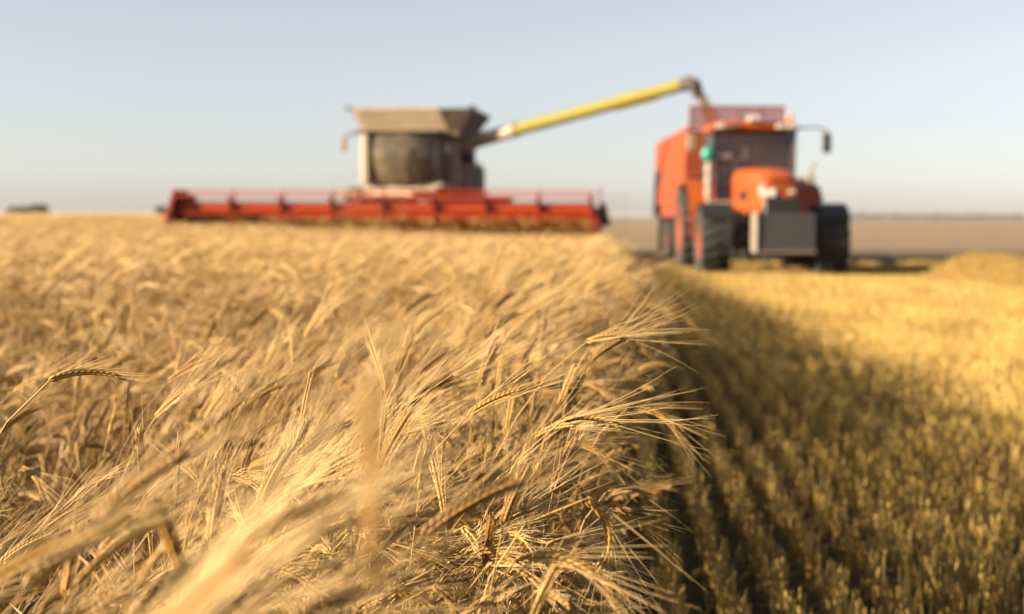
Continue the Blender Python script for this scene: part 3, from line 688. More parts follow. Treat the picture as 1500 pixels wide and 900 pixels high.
    # mirrors
    for sx, arm in ((-1, [(-1.0, -.4, 3.30), (-1.35, -.6, 3.33), (-1.50, -.65, 3.22), (-1.54, -.65, 3.12)]), (1, [(1.05, -.3, 3.2), (1.3, -.45, 3.2), (1.35, -.5, 3.0)])):
        mr = MB(); mr.tube(arm, .028, 8); e = Vector(arm[-1]); a = mr.build('mirror_arm', M['grey'], T)
        mm = MB(); mm.box(e.x - .11, e.x + .07, e.y - .05, e.y + .02, e.z - .26, e.z + .05, .03); mm.build('mirror', M['beige'] if sx < 0 else M['black'], a)
    # unloading pipe: world end points turned into the machine's own frame
    Mi = (Matrix.Translation((cx, cyy, cz)) @ Matrix.Rotation(R(-3), 4, 'Z')).inverted()
    A = Mi @ Vector((-3.92, 40.6, 3.30)); B = Mi @ Vector((2.05, 37.2, 4.64)); d = (B - A).normalized(); K = A + d * 1.6
    el = MB(); el.tube([Vector((1.3, A.y + .1, 2.75)), A + Vector((-.05, .05, -.3)), A, A + d * .35, K], [.24, .24, .25, .21, .18], 16); aug = el.build('unloading_pipe', M['peach'], T)
    br = MB(); br.ell(tuple(A + Vector((-.05, .0, -.36))), (.24, .24, .24)); br.build('pivot', M['black'], aug)
    yt = MB(); yt.tube([K, B - d * .1], [.175, .165], 20)
    yt.tube([K + d * 3.3 + Vector((0, 0, -.20)), K + d * 4.6 + Vector((0, 0, -.19))], .025, 6); yt.build('pipe_tube', M['yellow'], aug)
    cl = MB(); cl.tube([K - d * .04, K + d * .08], .20, 20); cl.build('pipe_collar', M['beige'], aug)
    sp = MB(); E = B + Vector((.28, 0, -.22)); sp.tube([B - d * .14, B + d * .1, B + d * .22 + Vector((0, 0, -.05)), E + Vector((.04, 0, -.1))], [.175, .185, .18, .14], 14, cap=False); sp.build('spout', M['grey'], aug)
    # header -----------------------------------------------------------------
    HW = 5.28; hx = .27; yb = -3.1
    h = MB()
    h.box(hx - HW, hx + HW, yb, yb + .08, .35, 1.16, .02)             # back wall
    h.box(hx - HW, hx + HW, yb - .06, yb + .12, 1.14, 1.27, .03)      # top beam
    h.hull([(hx - HW, yb, .3), (hx + HW, yb, .3), (hx - HW, yb, .36), (hx + HW, yb, .36), (hx - HW, yb - 1.25, .18), (hx + HW, yb - 1.25, .18), (hx - HW, yb - 1.25, .2), (hx + HW, yb - 1.25, .2)])
    hd = h.build('header', M['red'], T); hd.location.z = -.03
    ff = MB(); ff.hull([(-.75, -3.0, .4), (.75, -3.0, .4), (-.75, -3.0, 1.2), (.75, -3.0, 1.2), (-.6, .2, 1.1), (.6, .2, 1.1), (-.6, .2, 1.85), (.6, .2, 1.85)], .03); ff.build('feeder_housing', M['dred'], T)
    tp = MB(); tp.box(hx - 1.0, hx + 3.1, yb - .02, yb + .12, 1.50, 1.62, .02)
    tp.tube([(hx - 1.0, yb, 1.25), (hx - .85, yb, 1.55)], .04, 6); tp.tube([(hx + 3.1, yb, 1.25), (hx + 2.95, yb, 1.55)], .04, 6); tp.tube([(hx + 1.0, yb, 1.25), (hx + 1.0, yb, 1.6)], .04, 6); tp.box(hx + 1.2, hx + 3.0, yb, yb + .06, 1.28, 1.5, .01); tp.build('guard_frame', M['dred'], hd)
    pl = MB(); pl.box(-1.2, -.7, -2.6, -1.9, 1.66, 1.74, .03); pl.box(-.6, .5, -2.6, -2.0, 1.62, 1.70, .03); pl.tube([(-1.3, -2.9, 1.3), (-.4, -2.2, 1.7), (.6, -2.6, 1.68), (1.3, -2.9, 1.35)], .05, 8); pl.build('hose_cover', M['cream'], hd)
    au = MB(); au.tube([(hx - HW + .1, yb - .42, .68), (hx + HW - .1, yb - .42, .68)], .17, 14)
    for sgn in (-1, 1):
        n = 300; V = []; L = HW - .6
        for k in range(n + 1):
            a = k * .42 * sgn; x = hx + sgn * (.55 + L * k / n)
            for rr in (.16, .31): V.append((x, yb - .42 + rr * math.cos(a), .68 + rr * math.sin(a)))
        au.add(V, [(2 * k, 2 * k + 1, 2 * k + 3, 2 * k + 2) for k in range(n)], True)
    au.build('auger', M['steel'], hd)
    # cut barley riding in on the header floor
    gs = PM(); rg = random.Random(17)
    for _ in range(5200):
        c = Vector((hx + rg.uniform(-HW + .1, HW - .1), yb - rg.uniform(.35, 1.0), rg.uniform(.55, 1.0))); dd = Vector((rg.gauss(0, .5), rg.gauss(-.4, .5), rg.gauss(.2, .4))).normalized() * rg.uniform(.08, .28)
        ptube(gs, [c - dd, c + Vector((0, 0, .02)), c + dd], [.006, .007, .010], 3, 0, rg.random())
    go_ = bpy.data.objects.new('cut_straw', gs.mesh('cut_straw', [M['stub']])); COL.objects.link(go_); go_.parent = hd; go_['kind'] = 'stuff'
    # reel
    ry, rz_, rr = yb - 1.0, 1.30, .45
    rl = MB(); rl.tube([(hx - HW + .12, ry, rz_), (hx + HW - .12, ry, rz_)], .12, 16); reel = rl.build('reel', M['red'], hd)
    for k in range(6):
        a = R(18 + 60 * k); yy, zz = ry + rr * math.cos(a), rz_ + rr * math.sin(a)
        bt = MB(); bt.tube([(hx - HW + .12, yy, zz), (hx + HW - .12, yy, zz)], .024, 6)
        for j in range(72):
            x = hx - HW + .2 + j * .156; bt.tube([(x, yy, zz), (x, yy + .04, zz - .20)], .0045, 3, cap=False)
        bt.build('reel_bat', M['red'], hd)
    for j in range(9):
        x = hx - HW + .16 + j * (2 * HW - .32) / 8
        sp_ = MB()
        for k in range(6):
            a = R(18 + 60 * k); a2 = a + R(60)
            e1 = (x, ry + rr * math.cos(a), rz_ + rr * math.sin(a)); e2 = (x, ry + rr * math.cos(a2), rz_ + rr * math.sin(a2))
            sp_.tube([(x, ry, rz_), e1], [.055, .028], 6); sp_.tube([tuple(Vector((x, ry, rz_)).lerp(Vector(e1), .55)), tuple(Vector((x, ry, rz_)).lerp(Vector(e2), .55))], .02, 5)
        sp_.ring([(-.03, .06), (-.03, .19), (.03, .19), (.03, .06)], (x, ry, rz_), 18); sp_.build('reel_spider', M['dred'], hd)
    for sx in (-1, 1):
        x = hx + sx * HW
        ep = MB(); t0, t1 = (x - .05, x + .05)
        prof = [(yb + .15, .2), (yb + .15, 1.3), (yb - .35, 1.72), (yb - 1.15, 1.76), (yb - 1.5, 1.35), (yb - 2.3, .45), (yb - 2.35, .25), (yb - 1.2, .15)]
        if sx > 0: prof = [(yb + .15, .2), (yb + .15, 1.25), (yb - .6, 1.35), (yb - 1.3, 1.15), (yb - 2.3, .45), (yb - 2.35, .25), (yb - 1.2, .15)]
        k = len(prof); V = [(t0, a, b_) for a, b_ in prof] + [(t1, a, b_) for a, b_ in prof]
        ep.add(V, [list(range(k)), list(range(k, 2 * k))[::-1]] + [[i, (i + 1) % k, k + (i + 1) % k, k + i] for i in range(k)])
        if sx < 0: ep.hull([(x + .05, yb - .6, 1.7), (x + .40, yb - .6, 1.62), (x + .05, yb - .6, 1.0), (x + .40, yb - .6, 1.0), (x + .05, yb - .9, 1.7), (x + .3, yb - .9, 1.62), (x + .05, yb - .9, 1.0), (x + .3, yb - .9, 1.0)], .04)
        else: ep.tube([(x, yb - .1, 1.2), (x, yb - .1, 1.86)], .03, 6)
        ep.build('crop_divider', M['dred'], hd)
        hc = MB(); hc.hull([(x + sx * .05, yb - .9, .9), (x + sx * .3, yb - .9, .9), (x + sx * .05, yb - .9, 1.5), (x + sx * .16, yb - .9, 1.45), (x + sx * .05, yb - .3, .9), (x + sx * .3, yb - .3, .9), (x + sx * .05, yb - .3, 1.5), (x + sx * .16, yb - .3, 1.45)], .03) if sx > 0 else hc.box(x - .16, x - .05, yb - .9, yb - .3, .7, 1.4, .03)
        hc.build('drive_cover', M['grey'] if sx > 0 else M['dred'], hd)
        ar = MB(); ar.tube([(x - sx * .08, yb, 1.25), (x - sx * .08, ry, rz_ + .02)], .05, 8); ar.build('reel_arm', M['dred'], hd)
    kn = MB(); kn.box(hx - HW, hx + HW, yb - 1.34, yb - 1.24, .17, .21, .005)
    for j in range(146):
        x = hx - HW + .04 + j * .0775; kn.hull([(x - .015, yb - 1.34, .17), (x + .015, yb - 1.34, .17), (x, yb - 1.34, .2), (x, yb - 1.46, .185), (x + .002, yb - 1.46, .187)])
    kn.build('cutter_bar', M['steel'], hd)
    return T
combine()

# falling grain between the spout and the trailer
def grain_stream():
    rs = random.Random(4); pm = PM()
    for _ in range(11000):
        t = rs.random() ** .8; x = 2.36 + .40 * t + rs.gauss(0, .055 + .05 * t); z = 4.42 - .95 * t ** 1.3; y = 37.15 + rs.gauss(0, .06 + .05 * t)
        d = Vector((rs.gauss(.3, .3), rs.gauss(0, .3), -1)).normalized() * .006; c = Vector((x, y, z + rs.gauss(0, .02)))
        ptube(pm, [c - d, c, c + d], [.001, .0045, .001], 4, 0, .3)
    o = bpy.data.objects.new('grain_stream', pm.mesh('grain_stream', [M['grain']])); COL.objects.link(o); o['kind'] = 'stuff'
    o['label'] = 'stream of barley grain falling from the pipe spout into the trailer'; o['category'] = 'grain'
grain_stream()

# ================================================================== TRACTOR
def tractor():
    T = thing('tractor', 'orange tractor with a grey front ballast box standing on the stubble', 'tractor', (3.22, 28.1, 0), R(3.2))
    # front ballast
    b = MB(); b.box(-.54, .54, -1.72, -1.18, .58, 1.30, .02); bal = b.build('ballast_box', M['ballast'], T)
    b = MB(); b.box(-.565, -.535, -1.75, -1.15, .56, 1.31, .006); b.box(-.52, .55, -1.75, -1.715, .56, .595, .006); b.build('lit_edge_trim', M['trim'], bal)  # sunlit look of the left side put into a pale colour, plus pale bottom strip
    b = MB(); b.box(-.3, .3, -1.2, -.7, .75, 1.0, .02); b.tube([(-.35, -1.2, .65), (-.35, -.5, .75)], .04); b.tube([(.35, -1.2, .65), (.35, -.5, .75)], .04); b.build('front_linkage', M['black'], T)
    # chassis
    b = MB(); b.box(-.30, .30, -.75, 3.3, .62, 1.05, .04); b.tube([(-1.1, 0, .72), (1.1, 0, .72)], .12, 12); b.box(-.36, .36, -.3, .3, .5, .95, .04); b.tube([(-1.1, 2.95, .95), (1.1, 2.95, .95)], .19, 14); b.box(-.45, .45, 2.3, 3.6, .6, 1.3, .05); b.build('chassis', M['black'], T)
    # hood: lofted sections, rounded top
    def section(y, hw, z0, z1, rnd):
        pts = []
        for k in range(13):
            a = PI * k / 12; cxx = math.copysign(abs(math.cos(a)) ** rnd, math.cos(a)); zz = math.sin(a) ** rnd
            pts.append((-hw * cxx, y, z1 - .34 + .34 * zz))
        return [(-hw * .96, y, z0)] + pts + [(hw * .96, y, z0)]
    secs = [section(-.92, .28, 1.55, 1.93, .6), section(-.86, .35, 1.38, 2.04, .6), section(-.6, .39, 1.08, 2.13, .6), section(-.1, .41, 1.10, 2.17, .6), section(.6, .43, 1.30, 2.21, .6), section(1.3, .47, 1.38, 2.23, .6), section(2.15, .48, 1.38, 2.25, .6)]
    n = len(secs[0]); V = [p for s in secs for p in s]
    h = MB(); h.add(V, [(i * n + k, i * n + k + 1, (i + 1) * n + k + 1, (i + 1) * n + k) for i in range(len(secs) - 1) for k in range(n - 1)], True)
    h.add(secs[0], [list(range(n))]); hood = h.build('hood', M['orange'], T)
    g = MB(); g.box(-.30, .36, -.99, -.70, 1.08, 1.60, .04)
    for k in range(6): g.box(-.27, .33, -1.0, -.985, 1.14 + k * .075, 1.165 + k * .075, .003)
    g.build('grille', M['black'], hood)
    g = MB(); g.box(-.20, .30, -.945, -.90, 1.90, 1.945, .01); g.box(.14, .26, -.95, -.9, 1.95, 1.985, .01); g.build('vent_slot', M['dred'], hood)
    for x in (-.22,):
        l_ = MB(); l_.hull([(x - .15, -.93, 1.60), (x + .15, -.96, 1.60), (x - .17, -.86, 1.80), (x + .15, -.95, 1.76), (x - .15, -.82, 1.60), (x + .15, -.82, 1.6), (x - .15, -.8, 1.8), (x + .15, -.82, 1.76)], .015)
        l_.build('headlight', M['lamp'], hood)
    l_ = MB(); l_.box(.17, .30, -.965, -.85, 1.66, 1.73, .02); l_.build('headlight', M['lamp'], hood)
    for sx in (-1, 1):
        g = MB(); g.box(*sorted((sx * .42, sx * .455)), .3, 1.5, 1.55, 1.75, .004); g.build('side_grille', M['black'], hood)
    e = MB(); e.box(-.40, .40, -.5, 2.1, .95, 1.42, .05); e.build('engine', M['black'], T)
    # wheels
    for sd in (-1, 1):
        wheel(T, sd * 1.13, 0.0, .73, .60, .36, M['orange'], sd, 20)
        wheel(T, sd * 1.17, 2.95, .97, .66, .52, M['orange'], sd, 22)
    # front mudguards: flat black arches
    for sd in (-1, 1):
        f = MB(); V = []; pr = []
        for k in range(9):
            a = R(15 + 125 * k / 8); r = .80; pr.append((r * math.cos(a), .70 + r * math.sin(a)))
        for (yy, zz) in pr: V += [(sd * .84, yy, zz), (sd * 1.42, yy, zz), (sd * 1.42, yy, zz - .035), (sd * .84, yy, zz - .035)]
        f.add(V, [(4 * i + k, 4 * i + (k + 1) % 4, 4 * i + 4 + (k + 1) % 4, 4 * i + 4 + k) for i in range(8) for k in range(4)]); f.add(V[:4], [(0, 1, 2, 3)]); f.add(V[-4:], [(0, 1, 2, 3)])
        f.tube([(sd * .55, 0, 1.0), (sd * .95, 0, 1.45)], .03); f.build('front_mudguard', M['black'], T)
    # rear fenders
    for sd in (-1, 1):
        f = MB(); V = []
        for k in range(13):
            a = R(188 - 150 * k / 12); r = 1.06; yy, zz = 2.95 + r * math.cos(a), .97 + r * math.sin(a)
            V += [(sd * .80, yy, zz), (sd * 1.36, yy, zz), (sd * 1.36, yy, zz - .04), (sd * .80, yy, zz - .04)]
        f.add(V, [(4 * i + k, 4 * i + (k + 1) % 4, 4 * i + 4 + (k + 1) % 4, 4 * i + 4 + k) for i in range(12) for k in range(4)]); f.add(V[:4], [(0, 1, 2, 3)]); f.add(V[-4:], [(0, 1, 2, 3)])
        f.build('rear_fender', M['orange'], T)
    # cab
    c = MB(); pill = {}
    for sx in (-1, 1):
        A0, A1 = (sx * .74, 2.05, 1.42), (sx * .86, 2.25, 3.02); B0, B1 = (sx * .86, 3.1, 1.6), (sx * .87, 3.15, 3.02); C0, C1 = (sx * .80, 3.9, 1.7), (sx * .80, 3.85, 3.02)
        for a, b_ in ((A0, A1), (B0, B1), (C0, C1)): c.tube([a, tuple((Vector(a) + Vector(b_)) / 2 + Vector((sx * .03, 0, 0))), b_], .04, 8)
        c.tube([A0, B0, C0], .045, 8)
    c.tube([(-.74, 2.05, 1.42), (.74, 2.05, 1.42)], .05, 8); c.box(-.82, .82, 2.1, 3.9, 1.30, 1.42, .02); c.box(-.80, .80, 3.84, 3.9, 1.42, 1.95, .02)
    cab = c.build('cab', M['black'], T)
    r = MB(); r.hull([(-.90, 2.05, 3.02), (.90, 2.05, 3.02), (-.90, 4.0, 3.02), (.90, 4.0, 3.02), (-.92, 1.98, 3.10), (.92, 1.98, 3.10), (-.80, 2.1, 3.22), (.80, 2.1, 3.22), (-.82, 3.9, 3.24), (.82, 3.9, 3.24), (-.92, 4.02, 3.10), (.92, 4.02, 3.10)], .03); roof = r.build('roof', M['orange'], cab)
    for x, mm in ((-.74, 'lamp'), (-.46, 'grey'), (.52, 'lamp'), (.74, 'lamp')):
        l_ = MB(); l_.box(x - .10, x + .10, 1.90, 1.985, 3.05, 3.16, .02); l_.build('work_lamp', M[mm], roof)
    l_ = MB(); l_.box(-.17, .13, 1.95, 2.2, 3.20, 3.33, .04); l_.build('roof_lamp', M['lamp'], roof)
    l_ = MB(); l_.tube([(.80, 2.5, 3.2), (.80, 2.5, 3.32), (.80, 2.5, 3.42)], [.06, .06, .04], 10); l_.build('beacon', mat('amber_beacon', (.8, .25, .12), .3), roof)
    def pane(pts): q = MB(); q.add(pts, [tuple(range(len(pts)))]); return q
    pane([(-.71, 2.06, 1.46), (.71, 2.06, 1.46), (.83, 2.25, 3.02), (-.83, 2.25, 3.02)]).build('windscreen', M['glass'], cab)
    for sx in (-1, 1):
        pane([(sx * .765, 2.08, 1.46), (sx * .88, 3.1, 1.64), (sx * .88, 3.15, 3.0), (sx * .88, 2.27, 3.0)]).build('door', M['glass'], cab)
        pane([(sx * .88, 3.14, 1.64), (sx * .81, 3.88, 1.72), (sx * .81, 3.84, 3.0), (sx * .88, 3.18, 3.0)]).build('side_window', M['glass'], cab)
    pane([(-.76, 3.9, 1.97), (.76, 3.9, 1.97), (.76, 3.86, 3.0), (-.76, 3.86, 3.0)]).build('rear_window', M['glass'], cab)
    s = MB(); s.box(-.26, .26, 2.95, 3.42, 1.78, 1.92, .05); s.box(-.25, .25, 3.38, 3.52, 1.9, 2.52, .05); s.box(-.12, .12, 3.1, 3.3, 1.42, 1.8, .02); s.build('seat', M['black'], cab)
    s = MB(); s.tube([(0, 2.35, 1.44), (0, 2.58, 2.12)], .05, 8); s.ring([(-.014, .18), (0, .195), (.014, .18), (0, .165)], (0, 2.62, 2.14), 24, 'z'); s.build('steering_wheel', M['black'], cab)
    s = MB(); s.box(-.35, .35, 2.12, 2.3, 1.75, 2.02, .05); s.build('dashboard', M['grey'], cab)
    s = MB(); s.box(.45, .62, 2.45, 2.56, 2.0, 2.42, .03); s.build('monitor', M['beige'], cab)
    # exhaust by the cab pillar, pale stacked guard sections
    ex = MB()
    for k in range(3): ex.tube([(-.96, 1.95, 1.66 + k * .24), (-.96, 1.95, 1.85 + k * .24)], [.10, .085], 14)
    ex.tube([(-.96, 1.95, 1.45), (-.96, 1.95, 2.4)], .06, 12); ex.tube([(-.5, 1.9, 1.5), (-.96, 1.95, 1.5)], .06, 10); exh = ex.build('exhaust', M['trim'], T)
    ex = MB(); ex.ell((-.98, 1.95, 2.53), (.155, .15, .165)); ex.build('cap', M['teal'], exh)
    l_ = MB(); l_.box(-.74, -.50, 1.97, 2.03, 2.42, 2.55, .04); l_.build('side_lamp', M['lamp'], cab)
    st = MB()
    for k in range(4): st.box(-1.0, -.62, 1.35, 1.75, .55 + k * .27, .59 + k * .27, .01)
    st.tube([(-1.0, 1.33, .5), (-1.0, 1.33, 1.6)], .02); st.box(-.85, -.42, .75, 1.3, .7, 1.35, .05); st.build('steps', M['black'], T)
    # mirrors
    a = MB(); a.tube([(.86, 2.2, 3.08), (1.2, 2.05, 3.10), (1.46, 2.0, 3.05), (1.48, 2.0, 2.95)], .022, 8); am = a.build('mirror_arm', M['grey'], cab)
    a = MB(); a.box(1.38, 1.57, 1.95, 2.03, 2.56, 2.97, .04); a.build('mirror', M['black'], T)
    a = MB(); a.tube([(-.86, 2.2, 2.95), (-1.2, 2.05, 2.98), (-1.32, 2.0, 2.9)], .02, 8); a.build('mirror_arm', M['grey'], cab)
    a = MB(); a.box(-1.43, -1.24, 1.95, 2.03, 2.60, 2.95, .05); a.build('mirror', M['beige'], T)
    a = MB(); a.tube([(.78, 2.15, 2.02), (1.12, 2.05, 2.05)], .03, 8); a.tube([(1.12, 2.05, 1.92), (1.16, 2.05, 2.2), (1.26, 2.05, 2.38)], .035, 8); a.box(1.10, 1.24, 2.0, 2.06, 1.86, 2.12, .02); a.build('marker_lamp', M['trim'], T)
    return T
tractor()

# ================================================================== DRIVER
def driver():
    T = thing('person', 'driver in a red shirt sitting at the wheel inside the tractor cab', 'person', (3.22 - .18, 28.1 + 3.15, 1.92), R(3.2))
    def skin(name, J, E, m, root, par):
        me = bpy.data.meshes.new(name); me.from_pydata([j[:3] for j in J], E, []); o = bpy.data.objects.new(name, me); COL.objects.link(o)
        sk = o.modifiers.new('skin', 'SKIN'); lay = me.skin_vertices[0] if me.skin_vertices else None
        if lay is None:
            bpy.context.view_layer.objects.active = o; bm = bmesh.new(); bm.from_mesh(me); bm.verts.layers.skin.verify(); bm.to_mesh(me); bm.free(); lay = me.skin_vertices[0]
        for i, j in enumerate(J):
            lay.data[i].radius = (j[3], j[3] * (j[4] if len(j) > 4 else 1)); lay.data[i].use_root = (i == root)
        ss = o.modifiers.new('sub', 'SUBSURF'); ss.levels = 2; ss.render_levels = 2
        me.materials.append(m); o.parent = par; return o
    # body: pelvis, spine, neck, head, arms to the wheel, legs bent forward (-y)
    J = [(0, 0, .10, .15, .8), (0, .02, .28, .14, .75), (0, .01, .45, .16, .65), (0, -.01, .55, .12, .7), (0, -.03, .62, .055), (0, -.05, .70, .075, 1.1), (0, -.06, .79, .085, 1.1), (0, -.05, .85, .06)]
    E = [(i, i + 1) for i in range(7)]
    def arm(s, hand):
        k = len(J); J.extend([(s * .17, 0, .53, .06), (s * .24, -.10, .30, .045), (s * hand[0], hand[1], hand[2], .03), (s * hand[0] * .9, hand[1] - .07, hand[2] + .01, .034, .5)]); E.extend([(3, k), (k, k + 1), (k + 1, k + 2), (k + 2, k + 3)])
        for f in range(4):
            q = len(J); a = hand[0] * .9 - .028 + f * .018; J.extend([(s * a, hand[1] - .10, hand[2] + .02, .009), (s * a, hand[1] - .13, hand[2] - .005, .008)]); E.extend([(k + 3, q), (q, q + 1)])
        q = len(J); J.extend([(s * hand[0] * .55, hand[1] - .06, hand[2], .010)]); E.append((k + 3, q))
    arm(-1, (.17, -.40, .28)); arm(1, (.17, -.40, .28))
    for s in (-1, 1):
        k = len(J); J.extend([(s * .10, -.05, .06, .095), (s * .14, -.46, .10, .07), (s * .14, -.52, -.36, .045), (s * .14, -.64, -.42, .04)]); E.extend([(0, k), (k, k + 1), (k + 1, k + 2), (k + 2, k + 3)])
    body = skin('body', J, E, M['skin'], 0, T)
    sh = [(0, 0, .12, .17, .8), (0, .02, .28, .155, .8), (0, .01, .45, .175, .68), (0, -.01, .54, .13, .75)]; e2 = [(0, 1), (1, 2), (2, 3)]
    for s in (-1, 1):
        k = len(sh); sh += [(s * .17, 0, .53, .075), (s * .24, -.10, .31, .058)]; e2 += [(3, k), (k, k + 1)]
    skin('shirt', sh, e2, M['shirt'], 0, T)
    tr = [(0, 0, .06, .16, .8)]; e3 = []
    for s in (-1, 1):
        k = len(tr); tr += [(s * .10, -.05, .06, .105), (s * .14, -.46, .10, .08), (s * .14, -.52, -.34, .055)]; e3 += [(0, k), (k, k + 1), (k + 1, k + 2)]
    skin('trousers', tr, e3, M['trousers'], 0, T)
    hr = MB(); hr.ell((0, -.035, .83), (.092, .10, .085)); hr.build('hair', M['hair'], T)
    for s in (-1, 1):
        fc = MB(); fc.ell((s * .032, -.135, .80), (.013, .01, .010), 8, 6); fc.build('eye', M['black'], T)
    ns = MB(); ns.hull([(-.014, -.13, .765), (.014, -.13, .765), (0, -.165, .765), (0, -.135, .80)]); ns.hull([(-.03, -.135, .735), (.03, -.135, .735), (0, -.145, .738), (0, -.145, .73), (0, -.12, .735)]); ns.build('face', M['skin'], T)
driver()

# ================================================================== GRAIN TRAILER
def trailer():
    # origin under the headboard; body runs back along +y
    T = thing('grain_trailer', 'tall orange grain trailer hitched behind the tractor, red mesh headboard on top', 'trailer', (3.12, 34.6, 0), R(3.2))
    b = MB(); W0, W1 = 1.14, 1.20; zb, zt = 1.32, 3.32; L = 8.0
    def wall(a, c, d, e, th):
        q = [Vector(t) for t in (a, c, d, e)]; nn = (q[1] - q[0]).cross(q[3] - q[0]).normalized() * th; V = q + [t + nn for t in q]
        b.add(V, [(0, 1, 2, 3), (7, 6, 5, 4), (0, 4, 5, 1), (1, 5, 6, 2), (2, 6, 7, 3), (3, 7, 4, 0)])
    for sx in (-1, 1): wall((sx * W1, 0, zb), (sx * W1, L, zb), (sx * W0, L, zt), (sx * W0, 0, zt), .05 * sx)
    wall((-W1, L, zb), (W1, L, zb), (W0, L, zt), (-W0, L, zt), .05); wall((-W1, 0, zb), (W1, 0, zb), (W0, 0, zt), (-W0, 0, zt), .05)
    b.box(-W1, W1, 0, L, zb - .05, zb + .02, .01)
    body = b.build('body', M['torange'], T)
    r = MB()
    for sx in (-1, 1):
        r.box(sx * W0 - .05, sx * W0 + .05, -.04, L + .04, zt - .02, zt + .07, .015); r.box(sx * W1 - .05, sx * W1 + .05, -.04, L + .04, zb - .1, zb + .03, .015)
        for k in range(6):
            y = k * L / 5; s = 1 if y < L else -1; r.hull([(sx * (W1 + .0), y, zb), (sx * (W1 + .06), y, zb), (sx * (W0 + .0), y, zt), (sx * (W0 + .06), y, zt), (sx * W1, y + .08 * s, zb), (sx * (W1 + .06), y + .08 * s, zb), (sx * W0, y + .08 * s, zt), (sx * (W0 + .06), y + .08 * s, zt)])
        r.box(sx * 1.175 - .04, sx * 1.175 + .04, 0, L, 2.32, 2.38, .01)
    r.box(-W0, W0, -.06, .02, 2.62, 2.70, .01); r.box(-W0, W0, -.10, .0, 2.2, 2.28, .01); r.box(-W1, W1, -.12, .0, 1.9, 2.0, .01); r.box(-W1, W1, -.05, .03, 1.3, 1.42, .01); r.build('rib', M['brick'], T)
    # mesh headboard
    h = MB(); z0, z1 = zt + .05, 3.88
    h.box(-W0, W0, -.04, .02, z1 - .06, z1, .01); h.box(-W0, W0, -.04, .02, z0 - .02, z0 + .04, .01)
    for x in (-W0 + .03, -.55, 0, .55, W0 - .03): h.box(x - .035, x + .035, -.035, .015, z0, z1, .008)
    hb = h.build('headboard', M['brick'], T)
    g = MB()
    for k in range(46): x = -W0 + .05 + k * (2 * W0 - .1) / 45; g.box(x - .011, x + .011, -.017, -.007, z0, z1, 0)
    for k in range(12): z = z0 + .05 + k * (z1 - z0 - .1) / 11; g.box(-W0, W0, -.005, .005, z - .009, z + .009, 0)
    g.build('mesh_screen', M['brick'], hb)
    # load
    q = MB(); nx, ny = 10, 24; V = []
    for j in range(ny + 1):
        for i in range(nx + 1):
            x = -1.12 + 2.24 * i / nx; y = .06 + 7.88 * j / ny; V.append((x, y, 2.65 + .5 * math.exp(-((x + .3) ** 2 + (y - 2.6) ** 2) / 1.4) + .02 * random.random()))
    q.add(V, [(j * (nx + 1) + i, j * (nx + 1) + i + 1, (j + 1) * (nx + 1) + i + 1, (j + 1) * (nx + 1) + i) for j in range(ny) for i in range(nx)]); q.build('grain_load', M['grain'], T)
    # chassis, drawbar, wheels
    c = MB(); 
    for sx in (-.42, .42): c.box(sx - .07, sx + .07, .1, L - .1, 1.0, 1.26, .01)
    c.tube([(-.42, .3, 1.1), (0, -1.7, .75)], .07); c.tube([(.42, .3, 1.1), (0, -1.7, .75)], .07); c.tube([(0, -1.7, .75), (0, -2.25, .75)], .06)
    for y in (4.2, 5.9): c.tube([(-.95, y, .62), (.95, y, .62)], .08); c.box(-.5, -.36, y - .3, y + .3, .66, 1.0, .02); c.box(.36, .5, y - .3, y + .3, .66, 1.0, .02)
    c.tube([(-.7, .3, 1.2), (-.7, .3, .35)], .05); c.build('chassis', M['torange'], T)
    for y in (4.2, 5.9):
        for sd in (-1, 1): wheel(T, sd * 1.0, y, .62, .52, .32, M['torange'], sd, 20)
    for sx in (-1, 1):
        m_ = MB(); m_.box(sx * 1.0 - .22, sx * 1.0 + .22, 6.62, 6.66, .55, 1.28, .01); m_.build('mudflap', M['black'], T)
trailer()

# ================================================================== far trees
woods('woods', 'dark clump of trees on the horizon at the far left edge', -354, -331, 830, 6.8, 3600, .06)
woods('woods', 'smaller dark clump of trees on the horizon between the far left clump and the red header', -266, -250, 830, 6.2, 2200, .06)
woods('treeline', 'faint low line of trees along the far horizon at right', 100, 820, 2200, 8, 11000, .10)

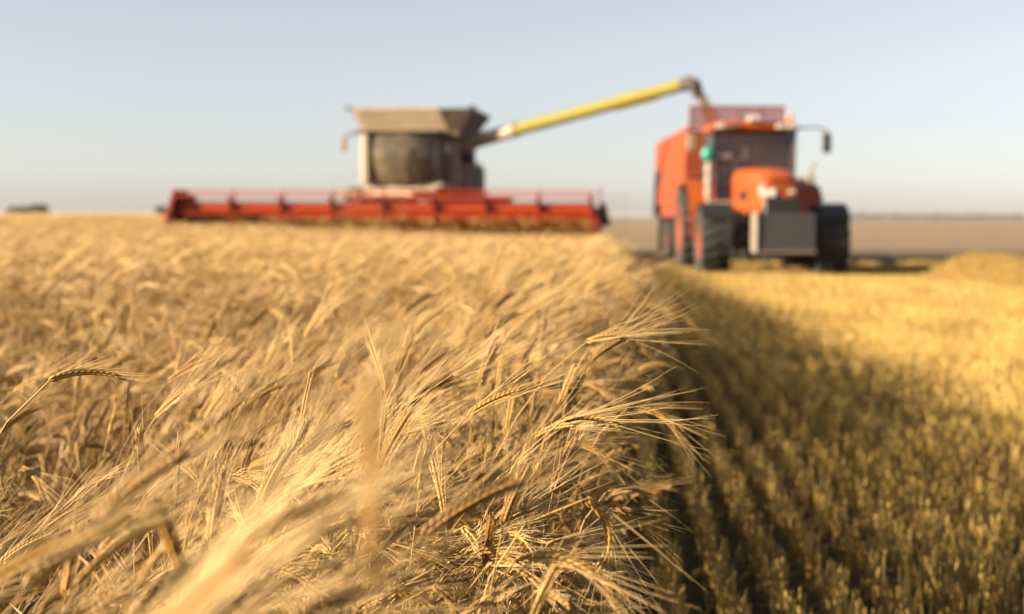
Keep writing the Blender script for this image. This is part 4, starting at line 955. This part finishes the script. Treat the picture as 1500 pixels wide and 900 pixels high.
# ================================================================== single stalks that stand out from the crop
def lone(label, at, rz, seed, H, lean, nod, awn=.14, leaves=1, thin=1.0):
    """one barley plant placed so that its ear starts at the point `at`"""
    pm = stalk(random.Random(seed), H=H, lean=lean, nod=nod, awnlen=awn, leaves=leaves)
    tip = Vector(pm.V[0][-5:].mean(axis=0)); k = at[2] / tip.z
    off = Matrix.Rotation(rz, 3, 'Z') @ (tip * k); off.x *= thin; off.y *= thin
    o = bpy.data.objects.new('barley_stalk', pm.mesh('barley_stalk', PM_MATS())); COL.objects.link(o)
    o.location = (at[0] - off.x, at[1] - off.y, 0); o.rotation_euler = (0, 0, rz); o.scale = (k * thin, k * thin, k)
    o['label'] = label; o['category'] = 'barley stalk'; o['group'] = 'barley stalks standing out from the crop'
lone('tall blurred barley stalk standing straight up close in front of the camera', (-.098, .60, 1.06), 1.5, 1, .9, .04, .06, awn=.12, thin=.5)
lone('very blurred barley ear slanting up to the right close in front at lower left', (-.20, .58, 1.03), .10, 2, .95, .95, .1, thin=.6)
lone('barley stalk with curled neck hanging out over the cut edge, lowest one', (-.02, 1.7, .88), .1, 3, .80, .30, 2.5)
lone('barley stalk arching out over the stubble from the cut edge, its ear level', (-.06, 2.0, .93), .0, 4, .86, .45, 1.1)
lone('barley ear sticking out flat over the dark stubble highest along the cut edge', (-.03, 2.5, 1.00), .1, 6, .95, .55, .9)
lone('pale thin bent stalk rising among darker barley at left', (-.80, 2.0, .98), .2, 8, .9, .45, 1.0, awn=.06, leaves=0)

# ================================================================== dusty air
def haze():
    h = MB(); h.box(-5200, 5200, -200, 8200, -1.0, 7.5, 0); m = bpy.data.materials.new('haze_air'); m.use_nodes = True
    n = m.node_tree.nodes; n.clear(); o_ = n.new('ShaderNodeOutputMaterial'); v = n.new('ShaderNodeVolumePrincipled')
    v.inputs['Color'].default_value = (0.66, 0.62, 0.60, 1); v.inputs['Density'].default_value = HAZE; v.inputs['Anisotropy'].default_value = 0.0
    m.node_tree.links.new(v.outputs[0], o_.inputs['Volume'])
    o = h.build('haze', m); o['kind'] = 'stuff'; o['label'] = 'thin dusty air over the fields'
HAZE = 0.0001
haze()
